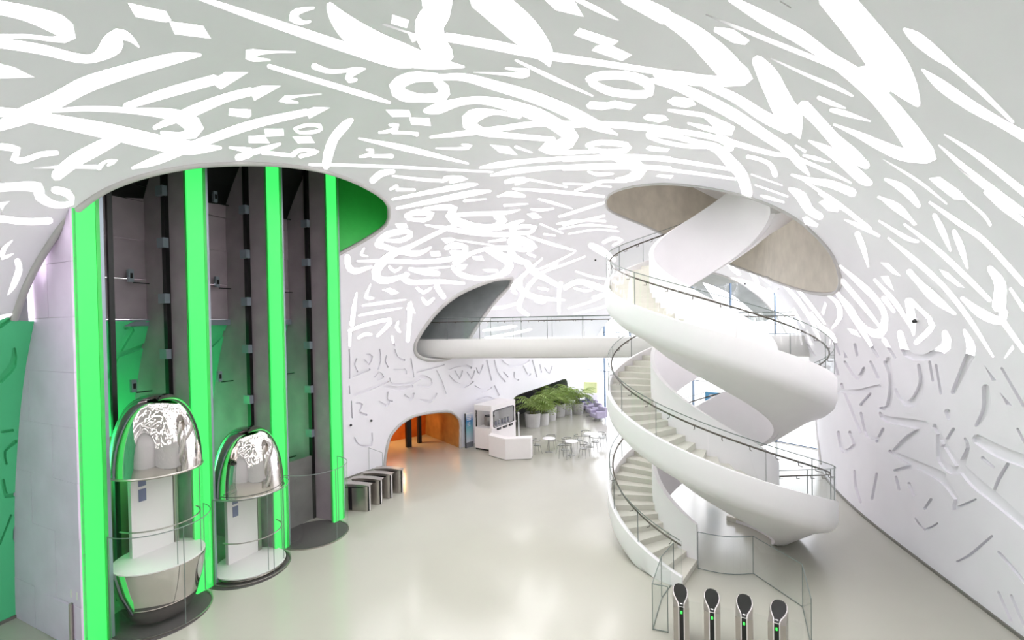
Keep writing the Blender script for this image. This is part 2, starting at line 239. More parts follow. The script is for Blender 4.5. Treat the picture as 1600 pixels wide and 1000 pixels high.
# calligraphy, read off zoomed crops: zone = (x0, y0, zoom); ribbons are x,y,width ; polygons start with P
ZONES = {'A': (0, 0, 2.857), 'B': (480, 0, 2.857), 'C': (1040, 0, 2.857), 'D': (540, 250, 3.448), 'E': (1280, 300, 2.778),
         'N': (880, 100, 3.333), 'T': (1080, 380, 5.554), 'W': (1280, 500, 2.0), 'V': (530, 520, 4.21), 'G': (0, 480, 2.0),
         'Q': (0, 230, 3.333), 'X': (0, 0, 1.0)}
STROKES = """
A -20,30,60 120,60,70 260,110,90 310,160,60 240,175,25 120,162,20 0,165,25
A -10,190,45 180,220,45 350,260,40 430,255,45 500,200,100 530,155,60 580,170,30 620,210,8
A P 0,285 60,300 155,345 0,350
A P 570,12 740,50 765,90 740,100 605,75
A P 755,95 905,115 942,172 780,152
A 890,-10,22 1300,130,42 1600,230,45 1770,285,34 1885,295,6
A 1400,35,12 1330,50,30 1310,80,45 1350,100,20 1385,95,12
A 1320,232,8 1200,232,14 1110,240,40 1130,262,26 1205,268,8
A 1200,295,20 1600,415,26 1740,458,12
A 1400,295,28 1480,320,20 1590,308,14 1630,308,8
A 1620,310,12 1560,335,30 1560,358,25 1590,355,15
A 895,245,14 780,260,50 560,320,62 380,380,75 240,455,75 120,510,80 -20,570,40
A 560,475,30 760,410,45 960,355,45
A P 940,365 1005,322 1110,322 985,400
A 690,570,20 850,500,50 1000,440,40 1120,408,38
A P 1110,400 1170,382 1258,382 1135,450
A 590,750,12 700,715,40 900,635,40 1130,555,40 1370,500,30
A P 1360,495 1400,478 1475,480 1380,530
A 190,497,12 400,485,25 600,495,28 780,515,55 870,570,80 820,605,36 720,592,16
A -10,498,40 100,515,50 300,550,60 500,590,70 700,635,70 850,660,60 985,660,14
A 560,600,40 440,660,60 330,720,60 250,785,50
A 150,750,8 300,745,14 430,745,20
A 440,750,26 470,722,14 520,718,18 480,738,12
A 5,655,30 80,668,30 60,710,30 110,715,25 180,690,25 255,682,22
A P 1025,485 1120,490 1122,515 1110,527 1020,515
A P 1110,607 1180,605 1205,640 1110,638
A P 1180,575 1265,575 1268,605 1185,610
A 1435,420,5 1320,430,12 1255,445,28 1330,458,8
A 1315,575,14 1370,558,16 1430,563,18 1420,585,16 1340,592,14 1318,577,12
A P 1305,610 1385,608 1405,638 1330,640
A 1025,658,10 1130,678,30 1060,705,30
A 1130,680,26 1200,660,24 1250,642,12
A 1170,680,18 1310,695,16
A 1310,690,24 1340,670,18 1420,677,14 1340,698,18
A 1570,535,20 1540,560,40 1490,620,40 1465,690,44 1455,745,30
A 1380,735,10 1700,742,14 2200,768,8
A -10,838,36 100,832,40 170,838,50 180,880,45 250,915,30 320,905,26 300,862,36 240,848,30
A P 0,905 45,897 20,920 5,960
A -10,975,30 120,990,30 225,985,30
Q 65,485,8 20,530,25 15,575,26 70,555,6
Q 90,590,30 100,640,35 70,720,30 40,770,6
Q -8,890,25 60,870,12
B 100,22,30 130,70,70 200,140,110 300,200,120 430,245,100 560,280,60 700,298,10
B 580,-10,140 575,60,125 545,110,130 560,190,120 620,250,80
B P 380,65 455,90 445,125 375,105
B P 330,110 345,105 480,150 500,175 470,190 450,150
B 770,-20,120 880,60,140 980,150,130 1060,240,80 1082,295,10
B 620,165,40 800,195,45 1050,245,40 1300,280,30 1620,328,26
B P 1060,0 1190,0 1235,75 1110,45
B 1200,-5,20 1300,45,24 1390,90,6
B 1420,-15,60 1600,75,75
B P 1215,125 1390,182 1370,200 1325,205 1300,195 1190,155
B P 1290,205 1340,195 1450,245 1405,272 1270,225
B 745,322,5 880,330,14 960,335,30 985,318,24 885,305,8
B 930,268,10 1100,350,20 1275,428,8
B 580,345,36 470,345,50 395,385,60 430,425,56 520,438,36 600,432,50 610,395,50 575,365,30
B 580,345,25 700,345,35 850,385,45 1000,430,50 1150,490,55 1280,555,50 1385,600,8
B 525,495,20 580,485,50 680,455,35 780,447,35 900,470,50 1020,510,60 1100,550,60 1180,610,66 1130,650,56 1050,660,40 1120,680,25 1240,677,16 1380,682,10
B 950,520,20 830,500,25 740,520,66 720,555,56 790,590,36 900,605,26 1100,622,22
B 550,612,12 700,595,24 850,575,24 1000,555,26 1150,550,20 1400,555,22 1620,577,24
B P 350,490 455,492 465,520 380,522
B P 455,525 545,528 552,562 465,555
B 320,592,10 380,582,20 400,562,26 365,557,8
B 380,590,14 470,595,14 490,600,22
B 230,618,8 450,665,26 720,730,8
B 575,662,6 690,663,14 730,652,18 690,645,6
B P 815,645 900,655 940,692 860,682
B 930,655,14 1005,682,6
B 235,700,10 280,690,20 290,672,18 265,668,8
B 290,697,14 380,697,18
B 385,765,20 330,775,30 290,808,28
B 380,785,8 500,800,14 610,808,14
B 615,800,24 650,790,14 712,797,14 640,812,16
B 885,812,16 940,802,24 985,804,16 930,822,12
B 985,800,10 1160,835,8
B 770,748,8 860,735,28 1000,718,20 1200,705,20 1450,700,22 1620,709,20
B 820,783,8 920,765,26 1100,748,18 1350,740,20 1620,751,18
B 920,843,8 1100,855,14 1325,878,10
B 1360,690,40 1430,720,50 1490,760,60 1440,795,34 1380,800,12
B 850,877,8 900,862,14
B 880,872,10 970,875,14
B 880,917,12 985,910,6
B 700,897,12 800,888,6
B 370,845,10 400,832,18
B 400,847,14 480,847,12
B 380,890,10 560,855,20 700,830,24 760,822,8
B 400,930,12 600,890,24 740,862,26 820,853,8
B 440,965,20 490,947,26 560,957,22 520,983,18 450,977,16
D 420,265,15 520,255,30 590,262,32 560,300,46 620,340,46 740,368,32 840,370,14
D 580,295,18 720,290,24 860,285,20 940,268,6
D 810,300,36 850,325,44 800,358,26 700,350,12
D 845,365,20 910,342,25 960,325,8
D 430,350,8 560,372,24 700,395,24 850,402,26 940,400,18
D 890,375,26 950,357,20 1025,364,20 980,395,18 910,390,20
D P 268,345 325,342 338,365 282,370
D 180,440,36 230,400,34 330,385,26 350,408,26 290,436,24 220,432,16
D 600,345,18 480,400,22 350,465,24 250,510,38 180,570,46 165,630,46 225,650,34 340,615,16
D 170,455,36 250,480,26 330,500,30 400,502,26 460,470,12
D P 455,495 505,490 515,515 465,522
D P 515,425 560,418 590,425 580,440 540,450
D 540,475,22 590,460,34 650,472,26 630,500,26 570,497,24
D 640,500,20 560,535,26 400,550,22 250,545,22 60,545,8
D 590,430,6 690,445,10 800,460,6
D 770,440,8 860,428,16
D 590,555,36 680,502,20 780,476,20 880,475,28
D 575,575,18 610,612,28 700,637,24 800,630,20 870,595,42 880,550,46 820,510,46 755,485,16
D 890,440,50 960,440,50 1018,470,34 960,484,24 900,474,26
D 890,470,36 900,520,42 960,550,30 990,550,14
D 980,560,36 1010,600,36 1080,640,30 1150,680,22
D P 680,520 735,518 748,545 690,535
D 605,580,20 650,567,22 615,592,16
D P 735,590 820,590 825,602 770,605
D 345,588,18 420,602,34 500,612,26
D 400,590,10 560,575,10
D 330,615,26 315,640,34 360,660,26 500,655,24 640,665,12
D 500,650,15 490,680,28 530,740,26
D 385,690,14 420,715,18 460,690,12
D 415,745,14 440,775,22 475,745,12
D 235,575,14 265,600,16 300,578,12
D 135,670,6 110,740,20 150,745,12
D P 195,700 240,690 290,715 250,728 230,712
D 90,785,8 200,770,16 325,752,6
D 70,838,8 180,818,16 305,797,6
D 60,715,8 45,800,22 35,890,22
D 347,775,24 345,850,22 335,975,20
D P 325,805 352,758 378,830 345,815
D 20,920,16 100,890,18 240,860,18 220,900,20 170,950,12
D 25,920,14 22,1000,14
D 285,870,10 275,900,18 295,928,10
D 70,960,14 100,940,18 140,940,12
D 250,950,12 262,1000,10
D 10,520,30 15,570,32 50,600,32 140,575,14
D 100,475,10 85,510,14 120,520,8
D 945,640,18 940,690,30 990,730,30 1100,750,20 1180,755,10
D 1180,690,26 1250,655,26 1330,675,34 1420,712,24 1330,740,12
D 1060,530,8 960,620,20 900,690,28 920,720,14
D 1140,560,10 1020,640,20 950,740,24 935,800,26 985,835,18
D 760,800,14 850,795,16 930,770,14
D 1160,660,20 1150,720,20 1150,830,14
D 740,920,10 850,905,18 920,895,8
D 750,958,8 900,935,16 1000,912,10
D 1040,210,10 1130,235,16 1220,262,6
D 1150,305,12 1280,265,16 1390,230,12
D 1140,345,10 1260,325,10 1400,330,10
D 1150,372,8 1300,350,10 1460,362,8
D 1200,398,8 1350,375,10 1470,385,8
D 900,155,8 1150,170,14 1390,195,10
D 980,410,10 1100,450,18 1240,490,8
D 1320,460,30 1380,490,40 1450,540,20
D 1390,445,18 1440,422,18 1490,432,16 1440,460,12
D 1050,345,8 1170,395,8
D P 975,290 1020,285 1060,310 1010,318
D 1070,400,12 1130,407,8
D 1000,265,10 1050,270,16 1120,262,8
D 850,182,8 900,175,16 955,192,14
D 1010,600,8 1110,560,12 1230,500,8
D 1030,615,8 1160,570,12 1290,520,8
D 1240,600,8 1330,630,12 1400,640,8
D 1200,800,8 1330,760,12 1460,700,8
D 1230,830,8 1360,800,12 1500,760,8
D 1230,690,8 1290,705,14 1330,700,8
D 1020,760,10 1060,770,14 1080,760,8
D 1040,690,12 1090,700,14
D 980,505,12 1020,520,14
N 130,80,36 200,60,46 330,60,46 430,95,54 450,150,44 350,157,40 235,140,44 145,98,36
N 460,85,25 600,120,45 750,190,60 900,270,60 1050,370,55 1170,450,50 1240,530,40 1283,580,8
N P 120,215 140,195 230,200 270,190 380,212 345,240 270,228 200,240 130,232
N P 540,192 580,170 670,182 692,212 640,228 570,215
N P 415,278 440,260 530,268 550,290 500,305 430,292
N 550,240,14 650,255,25 740,270,25 800,310,50 880,345,46 840,357,26 740,332,26 650,308,10
N 0,322,22 200,317,24 450,337,28 700,365,28 900,415,30 1080,465,24 1200,485,20 1400,570,20 1500,620,10
N 440,368,26 560,372,30 700,410,30 800,440,50 870,510,60 930,580,60 960,680,56
N 440,378,18 520,405,22 640,427,22 740,432,20
N 800,380,36 880,420,50 850,440,40
N P 430,440 450,425 555,442 540,458 450,452
N 125,425,26 200,408,28 330,422,30 330,447,26 230,458,28 140,442,24
N 0,500,18 200,490,20 400,490,20 600,505,22 880,550,18
N 0,547,16 250,540,18 430,540,18 700,570,18 900,600,14
N 1010,-20,60 1065,60,105 1110,150,115 1150,230,125 1190,290,125 1232,385,12
N 1250,220,70 1330,300,60 1420,400,66 1500,470,74 1580,530,40
N 740,105,40 900,180,50 1040,270,60 1170,335,60
N 1280,400,10 1380,450,46 1450,500,56 1560,600,56 1600,620,30
N 1190,577,12 1290,607,30 1400,627,40 1510,672,44
N 1260,612,10 1420,720,24 1600,860,20
N 1210,425,10 1260,455,16
N 1250,475,10 1310,490,22 1390,512,6
N 960,482,20 1020,495,20 1080,525,25 1105,580,30
N 1180,650,20 1240,690,56 1280,760,46 1340,795,36
N P 1330,720 1360,705 1440,755 1430,770 1380,765
N P 1245,800 1270,795 1330,835 1320,850 1260,835
N 980,575,8 1140,632,8
N 1000,630,8 1170,690,10
N 1030,685,10 1080,700,18 1150,720,8
N 1330,175,20 1400,205,25 1470,230,8
N 1395,240,20 1460,255,30 1600,298,8
N 1410,315,12 1500,350,24 1600,385,24
N 60,660,10 130,640,25 200,612,16 330,612,12
N 0,622,8 120,627,10 250,640,8
N 0,665,8 205,690,10
N 0,790,14 205,725,14
N 0,840,12 215,790,10
N P 480,585 500,575 575,580 560,597
N 130,560,10 180,575,20 260,572,10
C -20,62,55 120,150,85 220,240,110 300,320,110 365,355,50 200,362,50 60,345,55 -40,330,40
C 290,-5,30 450,85,60 600,165,65 720,250,55 850,340,75 960,440,85 1060,560,95 1130,660,105 1185,705,50 1060,690,56 950,645,45 850,597,26 750,555,8
C 740,-30,140 840,90,145 920,190,155 1010,310,160 1080,400,100 1125,465,30
C 880,320,60 930,350,110 980,400,60
C P 220,120 300,130 375,180 355,200 300,190 215,140
C 180,65,6 450,175,22 700,275,22 780,310,20
C 470,260,6 620,330,14 760,390,20 835,428,10
C 1065,130,14 1120,170,56 1220,250,50 1270,288,30 1400,400,26 1550,545,16
C 1145,310,10 1230,380,50 1360,470,50 1500,550,40 1640,630,50
C 1245,600,8 1400,700,26 1640,890,36
C 1220,648,8 1350,760,26 1640,980,30
C 1310,755,6 1500,900,14 1640,1020,12
C 970,710,5 1130,810,14 1255,910,8
C P 1175,795 1225,790 1310,850 1350,895 1290,890 1210,830
C 1345,895,10 1420,960,16 1450,1005,14
C 980,800,12 1050,835,36 1100,880,36 1130,920,20
C 950,880,12 1040,920,20 1110,1000,16
C 510,5,6 560,35,5
E 480,45,12 600,130,24 720,215,24 890,400,24
E 370,140,10 500,240,22 640,370,24 740,470,20
E 500,100,20 535,170,28 570,255,10
E 585,170,20 615,240,30 643,330,10
E 300,200,8 420,300,24 540,410,22 650,550,22 755,715,10
E 740,330,26 785,400,50 780,500,60
E 620,460,16 700,525,40 785,560,36 800,520,40
E 800,565,26 890,690,20
E 830,420,14 890,510,20
E P 520,335 560,350 630,415 600,408 545,370
E 390,345,26 430,390,26 500,460,40 590,530,12
E 385,470,26 400,540,36 410,620,12
E 390,470,26 450,520,16 490,580,26 420,655,22
E 350,610,26 380,700,34 450,720,26 550,670,44 545,610,26
E 90,320,10 180,400,26 250,470,26 285,540,26 262,615,44 200,590,18 120,480,10
E 100,385,20 180,480,22 260,580,12
E 240,380,12 330,480,22 400,590,12
E 80,440,16 160,560,24 255,715,10
E 280,640,20 330,720,10
E 165,180,24 190,240,24 213,325,8
E P 265,305 300,310 355,365 320,355
E P 268,365 300,365 325,430 290,400
E 110,120,6 180,150,20 260,190,12
E 0,5,12 100,70,16 210,150,10
E 630,600,14 660,680,40 630,760,34 580,870,20
E P 800,720 840,660 846,680 808,725
E P 120,590 160,600 180,630 140,615
E 155,660,12 165,710,10
E P 105,685 125,720 110,720
E 280,460,24 325,520,14
E 720,0,14 800,70,24 900,145,16
E 260,20,8 330,70,24 420,140,8
E 260,125,8 380,200,20 430,215,10
T 440,150,30 520,240,45 585,370,30
T 650,480,20 740,570,30 830,690,14
T 670,400,30 760,510,46 850,610,16
T 760,400,20 850,520,35 980,730,14
T 810,370,25 930,500,40 1060,700,30 1120,850,14
T 900,375,25 1020,520,35 1160,700,20
T 1040,600,14 1120,720,40 1220,800,45 1290,970,14
T 1180,450,14 1270,520,40 1290,640,40 1220,740,16
T P 1160,505 1175,530 1150,630 1130,600
T 600,290,10 690,360,10
T 1260,420,20 1400,580,30 1450,690,24
T 290,140,20 370,230,40 420,270,30
T 1010,880,14 1080,980,12
T 860,760,20 960,900,12
W 215,120,14 225,200,16 215,270,16 190,275,6
W 190,290,8 210,310,20 300,325,30 340,340,36 280,370,26 230,410,8
W 200,340,10 180,380,10
W 310,140,10 320,200,20 290,260,28 250,240,10 205,130,10
W 520,210,24 520,280,26 490,330,10
W P 515,140 555,190 540,190
W 570,150,8 640,270,10
W P 565,225 605,270 585,265
W 360,330,14 420,430,20 480,500,36 540,550,36 650,645,30
W 490,370,30 560,410,40 650,445,40
W 590,450,12 560,500,12 545,540,8
W 370,360,10 380,440,20 430,470,28 465,400,12 455,370,8
W 220,410,10 300,450,25 390,485,20
W 235,470,8 300,460,14 380,500,16 430,560,18 420,590,12 490,560,6
W 430,755,6 470,735,10 540,675,8
W 560,725,8 610,780,12 645,825,10
W 300,620,6 330,655,8 370,635,6
W 380,230,8 365,140,8
W 345,130,8 355,190,8
W 400,285,20 405,310,10
W 420,340,10 380,405,10
W 60,350,10 75,410,12 110,390,12 95,350,10
W 130,265,10 160,230,8
W 45,120,8 60,170,10
W 80,130,8 120,180,14 140,150,10
W 160,130,8 185,180,10
W 40,215,10 110,225,16 190,205,10
W 110,470,6 115,520,10 130,570,8
W 180,480,8 165,560,8
W 240,490,8 250,530,10
W 560,850,8 600,940,8
W 600,860,8 645,965,8
W 130,290,8 150,360,12 180,370,10
W 70,200,10 130,350,10
W 280,510,10 300,550,14 290,520,8
W 330,590,10 350,560,10
W 620,340,8 645,390,8
W 510,430,12 545,460,8
V 65,110,10 68,200,12 68,300,10
V 115,170,8 98,210,14 120,255,10
V 180,140,12 215,155,14 195,205,14 165,180,12
V 265,110,12 270,180,14 255,240,10
V 310,150,8 300,190,14 320,225,10
V 365,110,12 380,160,16 430,180,10
V 470,170,12 490,290,10
V 510,260,8 600,235,10 690,210,8
V 230,290,14 260,260,14 290,290,12 250,305,14
V 360,240,12 430,240,14 440,270,8
V 330,300,12 350,340,14 480,330,20 540,290,25 600,310,20 590,350,22 520,345,14
V 300,350,20 400,370,24 480,352,18
V 640,250,10 670,320,18 700,400,12
V 720,280,14 760,330,24 830,350,20 880,320,12
V 760,250,8 790,300,12 810,250,8
V 840,260,8 870,300,12 890,250,8
V 900,230,8 920,270,10 945,210,8
V 720,240,12 800,210,20 870,230,12
V 970,180,10 1000,310,10
V 1020,180,10 1040,260,12 1090,320,10
V 1070,180,10 1120,220,14 1210,200,16 1250,180,10
V 1080,260,8 1110,290,8
V 1150,260,10 1150,300,12 1180,310,8
V 1210,220,10 1240,280,14 1260,270,8
V 1270,180,8 1300,290,8
V 1320,210,8 1330,260,8
V 1350,230,8 1380,270,8 1400,220,8
V 320,390,10 315,440,14 350,450,8
V 260,450,10 310,480,16 330,450,10
V 430,410,14 470,440,20 490,400,14
V 540,440,14 600,450,20 640,400,12
V 80,450,8 85,560,8
V 110,460,10 150,470,14 130,520,16 180,540,14
V 890,350,12 940,380,20 1000,360,12
V 1020,350,12 1050,410,14
V 900,440,8 960,420,14 1030,440,8
V 100,690,10 130,740,16 210,740,12 215,660,10
V 66,350,8 70,400,8
V 100,410,14 200,370,20 320,320,14
V 90,290,12 200,240,14
G 0,60,14 45,30,10
G 0,230,20 40,180,24 45,130,10
G 5,390,8 40,385,10
G 20,490,8 15,450,10 50,420,12
G 10,540,10 20,590,16 60,580,10
G 0,740,6 35,650,8
G 50,680,8 45,720,10 70,780,8
X 172,590,7 180,560,10 206,515,9
X 196,512,7 226,500,9
X 172,560,7 226,540,8
X 330,540,7 350,520,9
X 196,650,9 215,640,12 225,600,8
"""
def smooth_line(P, step):
    P = [np.array(p, float) for p in P]
    if len(P) == 2: P = [P[0], (P[0]+P[1])/2, P[1]]
    Q = [2*P[0]-P[1]]+P+[2*P[-1]-P[-2]]; out = []
    for i in range(1, len(Q)-2):
        n = max(2, int(np.hypot(*(Q[i+1]-Q[i])[:2])/step))
        for k in range(n):
            t = k/n; a, b, c, d = Q[i-1:i+3]
            out.append(.5*(2*b+(c-a)*t+(2*a-5*b+4*c-d)*t*t+(3*b-a-3*c+d)*t**3))
    out.append(P[-1]); return out
polys = []          # list of (list of (s,v)) triangles / polygons belonging to strokes
outlines = []
def add_cells(cells):
    for c in cells:
        if any(p is None for p in c): continue
        polys.append(c)
stroke_cells = []
for line in STROKES.strip().splitlines():
    z, *pts = line.split(); x0, y0, k = ZONES[z]
    if pts[0] == 'P':
        px = [tuple(float(q) for q in p.split(',')) for p in pts[1:]]
        px = [(x0+x/k, y0+y/k) for x, y in px]
        sv = [cast(*p) for p in px]
        if any(p is None for p in sv): continue
        stroke_cells.append([sv]); continue
    px = [tuple(float(q) for q in p.split(',')) for p in pts]
    px = [(x0+x/k, y0+y/k, w/k) for x, y, w in px]
    sm = smooth_line(px, 9)
    for e, nb in ((0, 1), (-1, -2)):        # soft ends
        d = (sm[e]-sm[nb])[:2]; d /= (np.hypot(*d)+1e-9); w = max(sm[e][2], .8)
        tip = np.array([*(sm[e][:2]+d*w*.35), w*.45]); sm = [tip]+sm if e == 0 else sm+[tip]
    Lp, Rp = [], []
    for i, q in enumerate(sm):
        d = (sm[min(i+1, len(sm)-1)]-sm[max(i-1, 0)])[:2]; d /= (np.hypot(*d)+1e-9)
        n = np.array([-d[1], d[0]])*max(q[2], .8)/2
        Lp.append(cast(*(q[:2]+n))); Rp.append(cast(*(q[:2]-n)))
    cells = []
    for i in range(len(sm)-1):
        a, b, c, d = Lp[i], Lp[i+1], Rp[i+1], Rp[i]
        if None in (a, b, c, d): continue
        if max(abs(a[0]-b[0]), abs(a[0]-c[0]), abs(a[0]-d[0])) > .5: continue
        cells += [[a, b, c], [a, c, d]]
    if cells: stroke_cells.append(cells)
n_seen = len(stroke_cells)
# the script goes on over the part of the vault behind and beside the picture
boxes = []
def bbox_of(cells):
    a = np.array([p for c in cells for p in c]); return a[:, 0].min()*KX, a[:, 0].max()*KX, a[:, 1].min()*KY, a[:, 1].max()*KY
boxes = [bbox_of(c) for c in stroke_cells]
src = sorted(stroke_cells, key=lambda c: -(lambda b: (b[1]-b[0])*(b[3]-b[2]))(bbox_of(c)))
n_extra = 0
for rnd in range(5):
    for cells in src:
        b = bbox_of(cells)
        if (b[1]-b[0])*(b[3]-b[2]) < .25 or (b[1]-b[0]) > 9 or b[0] > 4.6*KX: continue
        for _ in range(6):
            s0 = random.uniform(.15, 4.2)*KX; v0 = random.uniform(.0, 1.)*KY; ds, dv = s0-b[0], v0-b[2]
            nb = (b[0]+ds, b[1]+ds, b[2]+dv, b[3]+dv)
            zlo = vault(np.array([nb[0]/KX]*2), np.clip([nb[2]/KY, nb[3]/KY], 0, 1))[:, 2].min()
            if nb[2] < 0 or nb[3] > KY or zlo < 1.0: continue
            if any(nb[0] < q[1]-.1 and nb[1] > q[0]+.1 and nb[2] < q[3]-.1 and nb[3] > q[2]+.1 for q in boxes): continue
            arr = np.array([p for c in cells for p in c]); pr = [proj(p) for p in vault(arr[::5, 0]+ds/KX, arr[::5, 1]+dv/KY)]
            if any(-12 < x < 1612 and -12 < y < 1012 for x, y in pr): continue
            stroke_cells.append([[(p[0]+ds/KX, p[1]+dv/KY) for p in c] for c in cells]); boxes.append(nb); n_extra += 1; break
print('extra strokes', n_extra)

# openings, outlined where they show
def px_poly(pts, closed=False):
    q = [(x, y, 0.) for x, y in pts]; q = q+[q[0]] if closed else q
    o = [cast(p[0], p[1]) for p in smooth_line(q, 12)]; return o[:-1] if closed else o
H_el = px_poly([(22, 500), (33, 468), (50, 428), (75, 385), (110, 338), (160, 300), (220, 276), (290, 261), (350, 256), (420, 256), (490, 264), (545, 280), (590, 303), (605, 318), (608, 330), (604, 350), (575, 372), (530, 397)])
N_el = len(H_el); H_el += px_poly([(527, 430), (520, 492), (420, 502), (300, 502), (200, 502), (110, 502), (45, 502)])
H_st = px_poly([(946, 316), (952, 304), (975, 294), (1010, 288), (1050, 287), (1100, 292), (1150, 302), (1200, 318), (1245, 342), (1280, 372), (1302, 400), (1313, 432), (1311, 450), (1300, 459), (1270, 458), (1230, 447), (1180, 428), (1120, 405), (1060, 378), (1010, 354), (970, 338), (950, 327)], True)
H_br = px_poly([(800, 435), (780, 436), (760, 441), (720, 458), (690, 480), (668, 505), (652, 530), (648, 545), (653, 556), (668, 562), (690, 562), (705, 558), (720, 546), (735, 527), (752, 500), (775, 470), (796, 447)], True)
def to_floor(pts):
    q = [p for p in px_poly(pts) if p is not None]
    return [(q[0][0], 0. if q[0][1] < .5 else 1.)]+q+[(q[-1][0], 0. if q[-1][1] < .5 else 1.)]
H_or = to_floor([(601, 724), (603, 707), (607.6, 687), (615, 674), (628, 661), (645, 651), (667, 645.5), (698, 642.6), (709, 646), (716.5, 653.6), (719.5, 663), (719, 694)])
H_pl = to_floor([(798, 640), (803, 622), (815, 615), (843.5, 605.5), (872, 595.5), (884, 592), (887, 600)])
H_ar = px_poly([(1086, 425), (1110, 425), (1140, 434), (1170, 450), (1200, 476), (1222, 508), (1240, 545), (1256, 590), (1269, 635), (1278, 680), (1284, 725)])
H_ar = [p for p in H_ar if p]; N_ar = len(H_ar)
H_ar += [(H_ar[-1][0], 1.), (7.0, 1.), (7.0, .86), (H_ar[0][0]+1.0, H_ar[0][1]+.015)]
HOLES = {'el': H_el, 'st': H_st, 'br': H_br, 'or': H_or, 'pl': H_pl, 'ar': H_ar}
ZC = 6.1; ZG = 7.3; S_GREEN = cast(486, 600)[0]  # the last two bound the green wash coloured into the left wall
# constrained triangulation of the parameter plane
verts, edges, faces, fcls = [], [], [], []
for s in np.linspace(0, NS, 100):
    for v in np.linspace(0, 1, 66):
        j = 0 if (s in (0, NS) or v in (0., 1.)) else .0
        verts.append((s*KX, v*KY))
def add_poly(p, cls):
    q = [(a*KX, b*KY) for a, b in p]; o = len(verts)
    ar = sum(q[i][0]*q[(i+1) % len(q)][1]-q[(i+1) % len(q)][0]*q[i][1] for i in range(len(q)))
    if abs(ar) < 1e-4: return
    if ar < 0: q = q[::-1]
    verts.extend(q); faces.append(list(range(o, o+len(q)))); fcls.append(cls)
for ci, cells in enumerate(stroke_cells):
    for c in cells: add_poly(c, ('s', ci))
for k, p in HOLES.items():
    assert all(q is not None for q in p), k
    add_poly(p, ('h', k))
def polyline(pts):
    o = len(verts); verts.extend([(a*KX, b*KY) for a, b in pts]); edges.extend([(o+i, o+i+1) for i in range(len(pts)-1)])
vz = np.linspace(0, 1, 801)
iso_l, iso_r = [], []
for s in np.linspace(0, NS, 100):
    z = vault(np.full_like(vz, s), vz)[:, 2]
    up = np.where(z > ZC)[0]; ug = np.where(z > ZG)[0]
    if len(up) < 3: continue
    iso_l.append((s, vz[(ug if s < S_GREEN else up)[0]])); iso_r.append((s, vz[up[-1]]))
polyline(iso_l); polyline(iso_r)
sz = np.linspace(4, NS, 1200); cut = []
def fdist(P): return (P[:, 0]-FA.x)*FN.x+(P[:, 1]-FA.y)*FN.y
for v in np.linspace(0, 1, 90):
    d = fdist(vault(sz, np.full_like(sz, v))); w = np.where(d > 0)[0]
    if len(w): cut.append((sz[max(w[0]-1, 0)], v))
polyline(cut)
ov, oe, of, _, _, ofi = delaunay_2d_cdt([Vector(p) for p in verts], edges, faces, 0, 1e-5, True)
V2 = np.array([(p[0], p[1]) for p in ov]); s_, v_ = V2[:, 0]/KX, V2[:, 1]/KY
P3 = vault(s_, v_); N3 = vnormal(s_, v_)
T = np.array([f[:3] for f in of])
tc = P3[T].mean(axis=1); tdist = fdist(tc)
ctr_s, ctr_v = s_[T].mean(axis=1), v_[T].mean(axis=1)
ZCT = np.where((ctr_v < .5) & (ctr_s < S_GREEN), ZG, ZC)
cls = []
for i, ids in enumerate(ofi):
    c = 'surf'
    for q in ids:
        t = fcls[q]
        if t[0] == 'h': c = 'hole_'+t[1]; break
        c = 'rel' if tc[i][2] < ZCT[i] else 'lit'
    if not c.startswith('hole') and tdist[i] > 0.0: c = 'out'
    cls.append(c)
cls = np.array(cls)
left = ctr_v < .5
def grid_mesh(name, mask, m, kind='structure'):
    t = T[mask]; used, inv = np.unique(t, return_inverse=True); t2 = inv.reshape(-1, 3)
    me = bpy.data.meshes.new(name); me.from_pydata(P3[used].tolist(), [], t2.tolist()); me.materials.append(m)
    me.polygons.foreach_set('use_smooth', [True]*len(me.polygons))
    me.update()
    flip = np.array([p.normal[:] for p in me.polygons]); want = N3[used][t2].mean(axis=1)
    sgn = np.sum(flip*want, axis=1) < 0
    if sgn.any():
        t2[sgn] = t2[sgn][:, ::-1]; bpy.data.meshes.remove(me)
        me = bpy.data.meshes.new(name); me.from_pydata(P3[used].tolist(), [], t2.tolist()); me.materials.append(m)
        me.polygons.foreach_set('use_smooth', [True]*len(me.polygons)); me.update()
    me.normals_split_custom_set_from_vertices(N3[used].tolist())
    o = link(bpy.data.objects.new(name, me)); return tag(o, kind=kind)
high = tc[:, 2] >= ZCT
ceiling = grid_mesh('ceiling', (cls == 'surf') & high, M_vault)
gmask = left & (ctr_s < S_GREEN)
M_greenwash = mat('painted_green_wash', (92, 214, 150), .5, noise=.02, scale=1.)  # white wall coloured green in place of the green light falling on it
wall_left = grid_mesh('wall_left', (cls == 'surf') & ~high & left & ~gmask, M_vault)
wall_lift = grid_mesh('wall_lift', (cls == 'surf') & ~high & gmask, M_greenwash)
tag(wall_lift, 'curved wall behind the lifts with its green light wash put into the colour')
wall_right = grid_mesh('wall_right', (cls == 'surf') & ~high & ~left, M_vault)
tag(ceiling, 'white vaulted ceiling pierced by glowing calligraphy windows', None)
tag(wall_left, 'white curved left wall with shallow calligraphy relief'); tag(wall_right, 'white curved right wall with shallow calligraphy relief')
